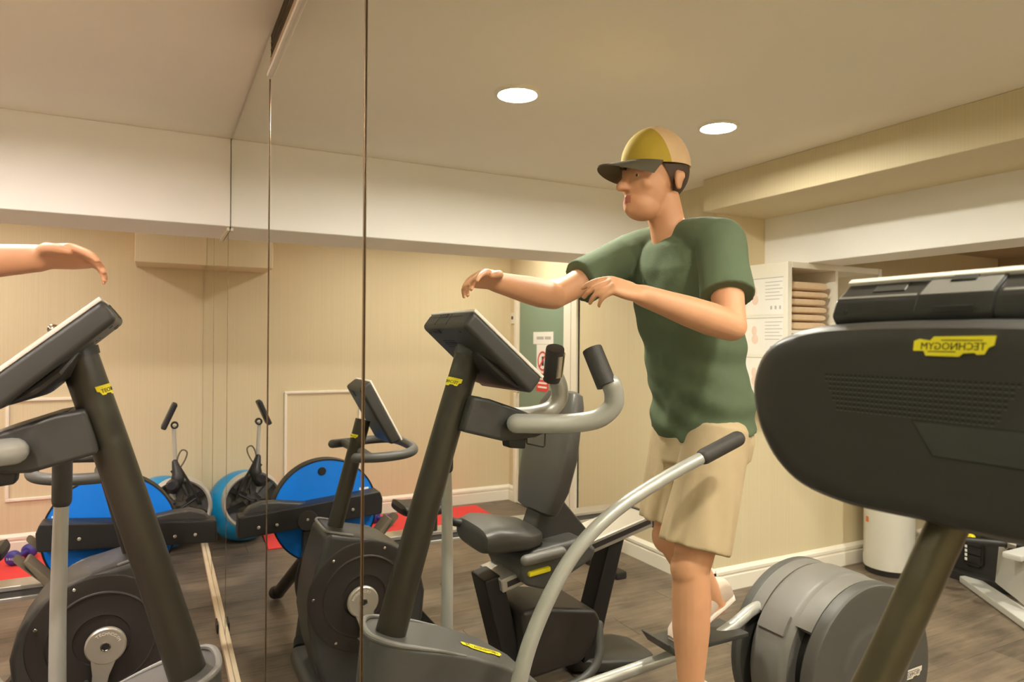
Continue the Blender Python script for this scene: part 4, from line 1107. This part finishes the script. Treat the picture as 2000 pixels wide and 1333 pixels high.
obj('selector_pin', [disc(V(4.175, 2.432, 0.285), (1, 0, 0), 0.024, 0.03, 0.006, 24)], 'yellow', ws)
obj('floor_leg', prism3([V(4.23, 2.44, 0.002), V(4.13, 2.475, 0.002), V(3.60, 1.78, 0.002), V(3.70, 1.70, 0.002)], Vector((0, 0, 0.04)), 0.008, 2), 'gymgrey', ws)
obj('upright_plate', prism3([V(4.12, 2.25, 0.06), V(3.86, 1.96, 0.06), V(3.90, 2.0, 0.29), V(4.10, 2.22, 0.30)], Vector((-0.03, 0.03, 0)), 0.008, 2), 'gymgrey', ws)
obj('seat_arm', [box(3.86, 4.24, 2.00, 2.10, 0.30, 0.335, 0.01)], 'gymgrey', ws)
obj('pivot_bar', tube([V(3.90, 2.31, 0.335), V(4.08, 2.12, 0.335)], 0.020, 14, 0, True), 'black', ws)
obj('pivot_nut', tube([V(4.02, 2.16, 0.34), V(4.05, 2.13, 0.34)], 0.032, 6), 'chrome', ws)

# ================================================================== THE MAN
man = thing('person', 'man in green T-shirt, khaki shorts and cap running on the cross trainer', 'person', 1.2, YT)
R_ = {}
def jt(k, a, y, z): R_[k] = V(a, y, z)
jt('hipR', 1.265, 1.60, 1.19); jt('kneeR', 1.135, 1.575, 0.80); jt('ankR', 1.135, 1.572, 0.43)
jt('hipL', 1.275, 1.78, 1.19); jt('kneeL', 1.235, 1.785, 0.83); jt('ankL', 1.440, 1.780, 0.565)
jt('pel', 1.275, YT, 1.22); jt('waist', 1.255, YT, 1.37); jt('chest', 1.205, YT, 1.60); jt('neck', 1.150, YT, 1.79); jt('skull', 1.095, YT - 0.004, 1.93)
jt('shR', 1.175, 1.505, 1.775); jt('elR', 1.090, 1.375, 1.525); jt('wrR', 0.800, 1.395, 1.600); jt('haR', 0.715, 1.405, 1.622)
jt('shL', 1.120, 1.872, 1.772); jt('elL', 0.810, 1.850, 1.622); jt('wrL', 0.512, 1.660, 1.640); jt('haL', 0.430, 1.612, 1.645)

def remesh(bms, name, voxel, smooth_it=6):
    b = bmesh.new()
    for x in bms: merge(b, x)
    me = bpy.data.meshes.new(name); b.to_mesh(me); b.free()
    o = bpy.data.objects.new(name, me); COL.objects.link(o)
    r = o.modifiers.new('r', 'REMESH'); r.mode = 'VOXEL'; r.voxel_size = voxel; r.use_smooth_shade = True
    s = o.modifiers.new('s', 'SMOOTH'); s.factor = 0.5; s.iterations = smooth_it
    dg = bpy.context.evaluated_depsgraph_get()
    me2 = bpy.data.meshes.new_from_object(o.evaluated_get(dg))
    bpy.data.objects.remove(o); bpy.data.meshes.remove(me)
    out = bmesh.new(); out.from_mesh(me2); bpy.data.meshes.remove(me2)
    return out

def limb(p, q, rs, n=18):
    p, q = R_[p] if isinstance(p, str) else p, R_[q] if isinstance(q, str) else q
    k = len(rs)
    return tube([p.lerp(q, i / (k - 1)) for i in range(k)], list(rs), n, 0, True)

def hand(wr, ha, palm_n, thumb_d, curl):
    """palm box plus five bent fingers; palm_n points out of the palm"""
    d = (ha - wr).normalized()
    palm_n = (palm_n - d * palm_n.dot(d)).normalized()
    sdir = d.cross(palm_n).normalized()
    if sdir.dot(thumb_d) < 0: sdir = -sdir        # towards the thumb side
    out = []
    rr = []
    for t, wv, th in ((-0.01, 0.026, 0.021), (0.02, 0.031, 0.018), (0.055, 0.040, 0.017), (0.085, 0.041, 0.015), (0.098, 0.036, 0.011)):
        rr.append(sring(wr + d * t, sdir, palm_n, wv, th, 2.6, 20))
    out.append(loft(rr))
    for i, (ln, r0) in enumerate(((0.073, 0.0088), (0.081, 0.0091), (0.076, 0.0087), (0.060, 0.0078))):
        base = wr + d * 0.090 + sdir * (0.030 - 0.020 * i)
        c = curl + 0.08 * i
        pts = [base]
        dirn = (d + sdir * (0.08 - 0.055 * i)).normalized()
        ang = 0.25
        for sgm in (0.45, 0.31, 0.24):
            ang += c
            pts.append(pts[-1] + (dirn * math.cos(ang) + palm_n * math.sin(ang)) * ln * sgm)
        out.append(tube([base - d * 0.02] + pts, [r0, r0, r0 * 0.97, r0 * 0.9, r0 * 0.75], 12, 3, True))
    tb0 = wr + d * 0.028 + sdir * 0.026
    out.append(tube([tb0, tb0 + sdir * 0.020 + d * 0.024 + palm_n * 0.008, tb0 + sdir * 0.028 + d * 0.052 + palm_n * 0.016, tb0 + sdir * 0.026 + d * 0.076 + palm_n * 0.022], [0.015, 0.012, 0.0105, 0.008], 12, 4, True))
    return out

hc = V(1.065, YT - 0.002, 1.995)
body = []
# head: cranium, face mask, jaw, chin, nose, brow, ears
body.append(ell(V(1.090, YT, 2.025), 0.098, 0.077, 0.100, None, 28))
body.append(ell(V(1.045, YT, 1.965), 0.074, 0.066, 0.092, None, 24))
body.append(ell(V(1.030, YT, 1.905), 0.062, 0.054, 0.050, None, 24))
body.append(ell(V(0.992, YT, 1.888), 0.026, 0.026, 0.020, None, 16))
body.append(tube([V(0.984, YT, 2.004), V(0.962, YT, 1.974), V(0.945, YT, 1.951)], [0.009, 0.0105, 0.0135], 12, 3, True))
body.append(ell(V(0.960, YT - 0.012, 1.947), 0.012, 0.008, 0.008)); body.append(ell(V(0.960, YT + 0.012, 1.947), 0.012, 0.008, 0.008))
for s in (-1, 1):
    body.append(tube([V(0.988, YT + s * 0.012, 2.010), V(0.990, YT + s * 0.036, 2.012), V(1.008, YT + s * 0.055, 2.004)], [0.010, 0.011, 0.009], 10, 3, True))
    body.append(tube([V(0.987, YT + s * 0.018, 1.992), V(0.980, YT + s * 0.031, 1.998), V(0.990, YT + s * 0.046, 1.992)], 0.0045, 10, 3, True))
    body.append(tube([V(0.988, YT + s * 0.018, 1.977), V(0.982, YT + s * 0.031, 1.973), V(0.991, YT + s * 0.045, 1.977)], 0.004, 10, 3, True))
    body.append(ell(V(1.012, YT + s * 0.046, 1.960), 0.024, 0.020, 0.022))
    body.append(ell(V(1.105, YT + s * 0.080, 1.975), 0.020, 0.009, 0.031, Euler((0, 0, s * 0.35))))
    body.append(ell(V(1.112, YT + s * 0.086, 1.988), 0.014, 0.007, 0.016))
body.append(tube([V(0.981, YT - 0.022, 1.921), V(0.970, YT, 1.9225), V(0.981, YT + 0.022, 1.921)], [0.004, 0.0065, 0.004], 10, 4, True))
body.append(tube([V(0.982, YT - 0.020, 1.912), V(0.971, YT, 1.9105), V(0.982, YT + 0.020, 1.912)], [0.004, 0.007, 0.004], 10, 4, True))
# neck, torso
body.append(tube([V(1.100, YT, 1.945), V(1.130, YT, 1.85), R_['neck'], V(1.175, YT, 1.73)], [0.056, 0.056, 0.062, 0.085], 22, 4, True))
def tring(c, hw, hd, lean=0.22):
    return sring(c, Yv, Vector((1, 0, -lean)).normalized(), hw, hd, 2.5, 32)
tor = [(1.285, 1.12, 0.135, 0.095), (1.280, 1.20, 0.160, 0.110), (1.270, 1.28, 0.152, 0.105), (1.255, 1.38, 0.143, 0.100), (1.232, 1.50, 0.158, 0.108), (1.205, 1.62, 0.172, 0.112), (1.185, 1.73, 0.172, 0.100), (1.168, 1.797, 0.130, 0.075), (1.160, 1.825, 0.075, 0.055)]
body.append(loft([tring(V(a, YT, z), hw, hd) for a, z, hw, hd in tor]))
for s, k in ((-1, 'R'), (1, 'L')):
    body.append(limb(V(1.165, YT + s * 0.07, 1.815), R_['sh' + k], (0.052, 0.060, 0.062)))
    body.append(limb('sh' + k, 'el' + k, (0.060, 0.055, 0.050, 0.044, 0.041)))
    body.append(limb('el' + k, 'wr' + k, (0.042, 0.045, 0.041, 0.034, 0.028)))
    body.append(limb('hip' + k, 'knee' + k, (0.092, 0.088, 0.078, 0.066, 0.056)))
    body.append(limb('knee' + k, 'ank' + k, (0.055, 0.058, 0.056, 0.046, 0.036)))
    body.append(ell(R_['knee' + k] + Vector((0.012, 0, 0)), 0.055, 0.052, 0.06))
    calf = R_['knee' + k].lerp(R_['ank' + k], 0.3) + Vector((-0.018, 0, 0))
    body.append(ell(calf, 0.048, 0.046, 0.10))
    foot_c = R_['ank' + k]
    body.append(limb(foot_c, foot_c + Vector((0.10, 0, -0.05)), (0.036, 0.032, 0.026)))
body += hand(R_['wrR'], R_['haR'], Vector((0.0, 0.6, -0.8)), Vector((0, 0.7, 0.7)), 0.30)
body += hand(R_['wrL'], R_['haL'], Vector((0.1, -0.5, -0.85)), Vector((0.0, -0.7, 0.7)), 0.15)
bbm = remesh(body, 'body', 0.0048, 5)
for f in bbm.faces:
    c = f.calc_center_median()
    a_, y_, z_ = -c.x, c.y - YT, c.z
    if a_ < 0.9755 and abs(y_) < 0.015 and 1.9045 < z_ < 1.928: f.material_index = 1
    
obj('body', bbm, 'skin', man, mats=['skin', 'lips', 'stubble'], sharp=3.0)
for s in (-1, 1):
    ey = V(0.9945, YT + s * 0.031, 1.985)
    e = obj('eye', ell(ey, 0.0125, 0.0125, 0.0115, None, 16), 'eyewhite', man)
    obj('iris', ell(ey + Vector((0.0100, 0, 0)), 0.0035, 0.006, 0.006, None, 12), 'iris', e)
    obj('eyebrow', tube([V(0.976, YT + s * 0.016, 2.013), V(0.975, YT + s * 0.034, 2.018), V(0.990, YT + s * 0.052, 2.010)], [0.004, 0.005, 0.003], 8, 3, True), 'hair', man)
# short hair below the cap
hr = bmesh.new()
merge(hr, ell(V(1.094, YT, 2.022), 0.1035, 0.0825, 0.102, None, 32))
bmesh.ops.bisect_plane(hr, geom=hr.verts[:] + hr.edges[:] + hr.faces[:], plane_co=V(1.075, 0, 1.985), plane_no=Vector((0.80, 0, -0.6)), clear_outer=True)
obj('hair', hr, 'hair', man)
# cap
def bis(bm, co, no, outer=True):
    bmesh.ops.bisect_plane(bm, geom=bm.verts[:] + bm.edges[:] + bm.faces[:], plane_co=co, plane_no=no, clear_outer=outer, clear_inner=not outer)
def dome(name, front):
    c_ = bmesh.new()
    merge(c_, ell(V(1.082, YT, 2.030), 0.118, 0.0915, 0.122, None, 40))
    bis(c_, V(1.08, YT, 2.024), Vector((-0.06, 0, -1)))
    cut = V(1.062, YT, 2.05)
    bis(c_, cut, Vector((1, 0, -0.28)), not front)
    geom = c_.faces[:]
    r = bmesh.ops.solidify(c_, geom=geom, thickness=0.004)
    return c_
cp = obj('cap', dome('b', False), 'captan', man)
obj('front_panel', dome('f', True), 'capgold', cp)
obj('button', ell(V(1.08, YT, 2.152), 0.009, 0.009, 0.005, None, 12), 'captan', cp)
rr = []
bt = bmesh.new()
top, bot = [], []
N = 20
for i in range(N + 1):
    an = -PI / 2 * 0.80 + PI * 0.80 * i / N
    row_t, row_b = [], []
    for j in range(7):
        t = j / 6
        ri, ro = 1.0, 1.0
        pa = 1.075 - 0.112 * math.cos(an) - t * (0.092 * max(math.cos(an), 0) ** 0.8)
        py = YT + 0.0905 * math.sin(an) * (1 + 0.02 * t)
        pz = 2.030 - 0.022 * t - 0.020 * (math.sin(an) ** 2) * (0.3 + t)
        row_t.append(bt.verts.new(V(pa, py, pz + 0.002))); row_b.append(bt.verts.new(V(pa, py, pz - 0.002)))
    top.append(row_t); bot.append(row_b)
for i in range(N):
    for j in range(6):
        bt.faces.new((top[i][j], top[i + 1][j], top[i + 1][j + 1], top[i][j + 1]))
        bt.faces.new((bot[i][j], bot[i][j + 1], bot[i + 1][j + 1], bot[i + 1][j]))
    bt.faces.new((top[i][6], top[i + 1][6], bot[i + 1][6], bot[i][6]))
    bt.faces.new((top[i][0], bot[i][0], bot[i + 1][0], top[i + 1][0]))
bmesh.ops.recalc_face_normals(bt, faces=bt.faces)
obj('brim', bt, 'capbrim', cp)
# T-shirt: looser torso with sleeves that end at mid upper arm
sh = [loft([tring(V(a, YT, z), hw + 0.017, hd + 0.016) for a, z, hw, hd in
            [(1.290, 1.185, 0.160, 0.112), (1.285, 1.22, 0.166, 0.116), (1.270, 1.30, 0.160, 0.112), (1.255, 1.38, 0.154, 0.108), (1.232, 1.50, 0.162, 0.110), (1.205, 1.62, 0.173, 0.114), (1.185, 1.73, 0.172, 0.100), (1.168, 1.797, 0.130, 0.072), (1.160, 1.817, 0.075, 0.052)]])]
for s, k in ((-1, 'R'), (1, 'L')):
    sh.append(limb(V(1.165, YT + s * 0.07, 1.805), R_['sh' + k], (0.062, 0.072, 0.074)))
    q = R_['sh' + k].lerp(R_['el' + k], 0.66)
    p = R_['sh' + k].lerp(R_['el' + k], -0.05)
    sh.append(tube([p, p.lerp(q, 0.5), q], [0.074, 0.072, 0.076], 24))
    sh.append(ell(R_['sh' + k], 0.074, 0.074, 0.074))
sb = remesh(sh, 'shirt', 0.006, 4)
for v in sb.verts:   # soft folds
    c = v.co
    t = max(0.0, min(1.0, (1.62 - c.z) / 0.3))
    amp = 0.0045 * t + 0.0012
    dd = Vector((c.x + 1.25, c.y - YT, 0))
    if dd.length > 1e-4:
        v.co += dd.normalized() * amp * (math.sin(c.z * 38 + c.y * 21 + 1.3 * math.sin(c.y * 30)) + 0.6 * math.sin(c.z * 71 - c.y * 34))
obj('t_shirt', sb, 'shirt', man, sharp=3.0)
# shorts
ss = [loft([tring(V(a, YT, z), hw, hd, 0.08) for a, z, hw, hd in ((1.278, 1.10, 0.165, 0.118), (1.283, 1.16, 0.175, 0.124), (1.286, 1.22, 0.168, 0.119), (1.280, 1.26, 0.158, 0.112))])]
for k, tt in (('R', 0.86), ('L', 0.86)):
    p = R_['hip' + k]; q = p.lerp(R_['knee' + k], tt)
    ss.append(tube([p + Vector((0, 0, 0.02)), p.lerp(q, 0.5), q], [0.098, 0.104, 0.106], 28))
    ss.append(ell(p, 0.098, 0.098, 0.09))
sb = remesh(ss, 'shorts', 0.006, 4)
for v in sb.verts:
    c = v.co
    t = max(0.0, min(1.0, (1.15 - c.z) / 0.2))
    v.co += Vector((1, 0, 0)) * 0.005 * t * math.sin(c.y * 95 + c.z * 9) + Vector((0, 1, 0)) * 0.004 * t * math.sin(c.x * 90 + c.z * 12)
obj('shorts', sb, 'shorts', man, sharp=3.0)
# shoes on the pedals
for k, pitch, pz in (('R', -0.02, 0.361), ('L', 0.42, 0.481)):
    an = R_['ank' + k]
    rr = []
    L = 0.285
    heel = an + Vector((-0.065, 0, 0))
    dirf = Vector((math.cos(pitch), 0, -math.sin(pitch)))
    upf = Vector((math.sin(pitch), 0, math.cos(pitch)))
    base = Vector((heel.x, an.y, 0))
    # sole plane: toe end rests on the pedal
    toe_z = pz + 0.004
    base.z = toe_z + math.sin(pitch) * L * 0.85 if pitch > 0 else toe_z + 0.0
    for t, hw, hh in ((0.0, 0.022, 0.045), (0.03, 0.033, 0.075), (0.12, 0.037, 0.090), (0.25, 0.036, 0.092), (0.40, 0.038, 0.070), (0.60, 0.046, 0.055), (0.80, 0.046, 0.044), (0.93, 0.036, 0.034), (1.0, 0.018, 0.022)):
        rr.append(sring(base + dirf * (L * t) + upf * (hh / 2 + 0.006), Yv, upf, hw, hh / 2, 2.8, 22))
    so = obj('shoe', loft(rr), 'shoe', man)
    rr = []
    for t, hw in ((0.0, 0.022), (0.04, 0.036), (0.2, 0.040), (0.45, 0.040), (0.65, 0.049), (0.85, 0.046), (0.96, 0.034), (1.01, 0.016)):
        rr.append(sring(base + dirf * (L * t) + upf * 0.008, Yv, upf, hw, 0.008, 4, 20))
    obj('sole', loft(rr), 'bezel', so)
    obj('lace', [tube([base + dirf * L * t + upf * hh + Yv * -0.022, base + dirf * L * t + upf * (hh + 0.008), base + dirf * L * t + upf * hh + Yv * 0.022], 0.003, 6, 3) for t, hh in ((0.38, 0.073), (0.45, 0.066), (0.52, 0.060))], 'capbrim', so)
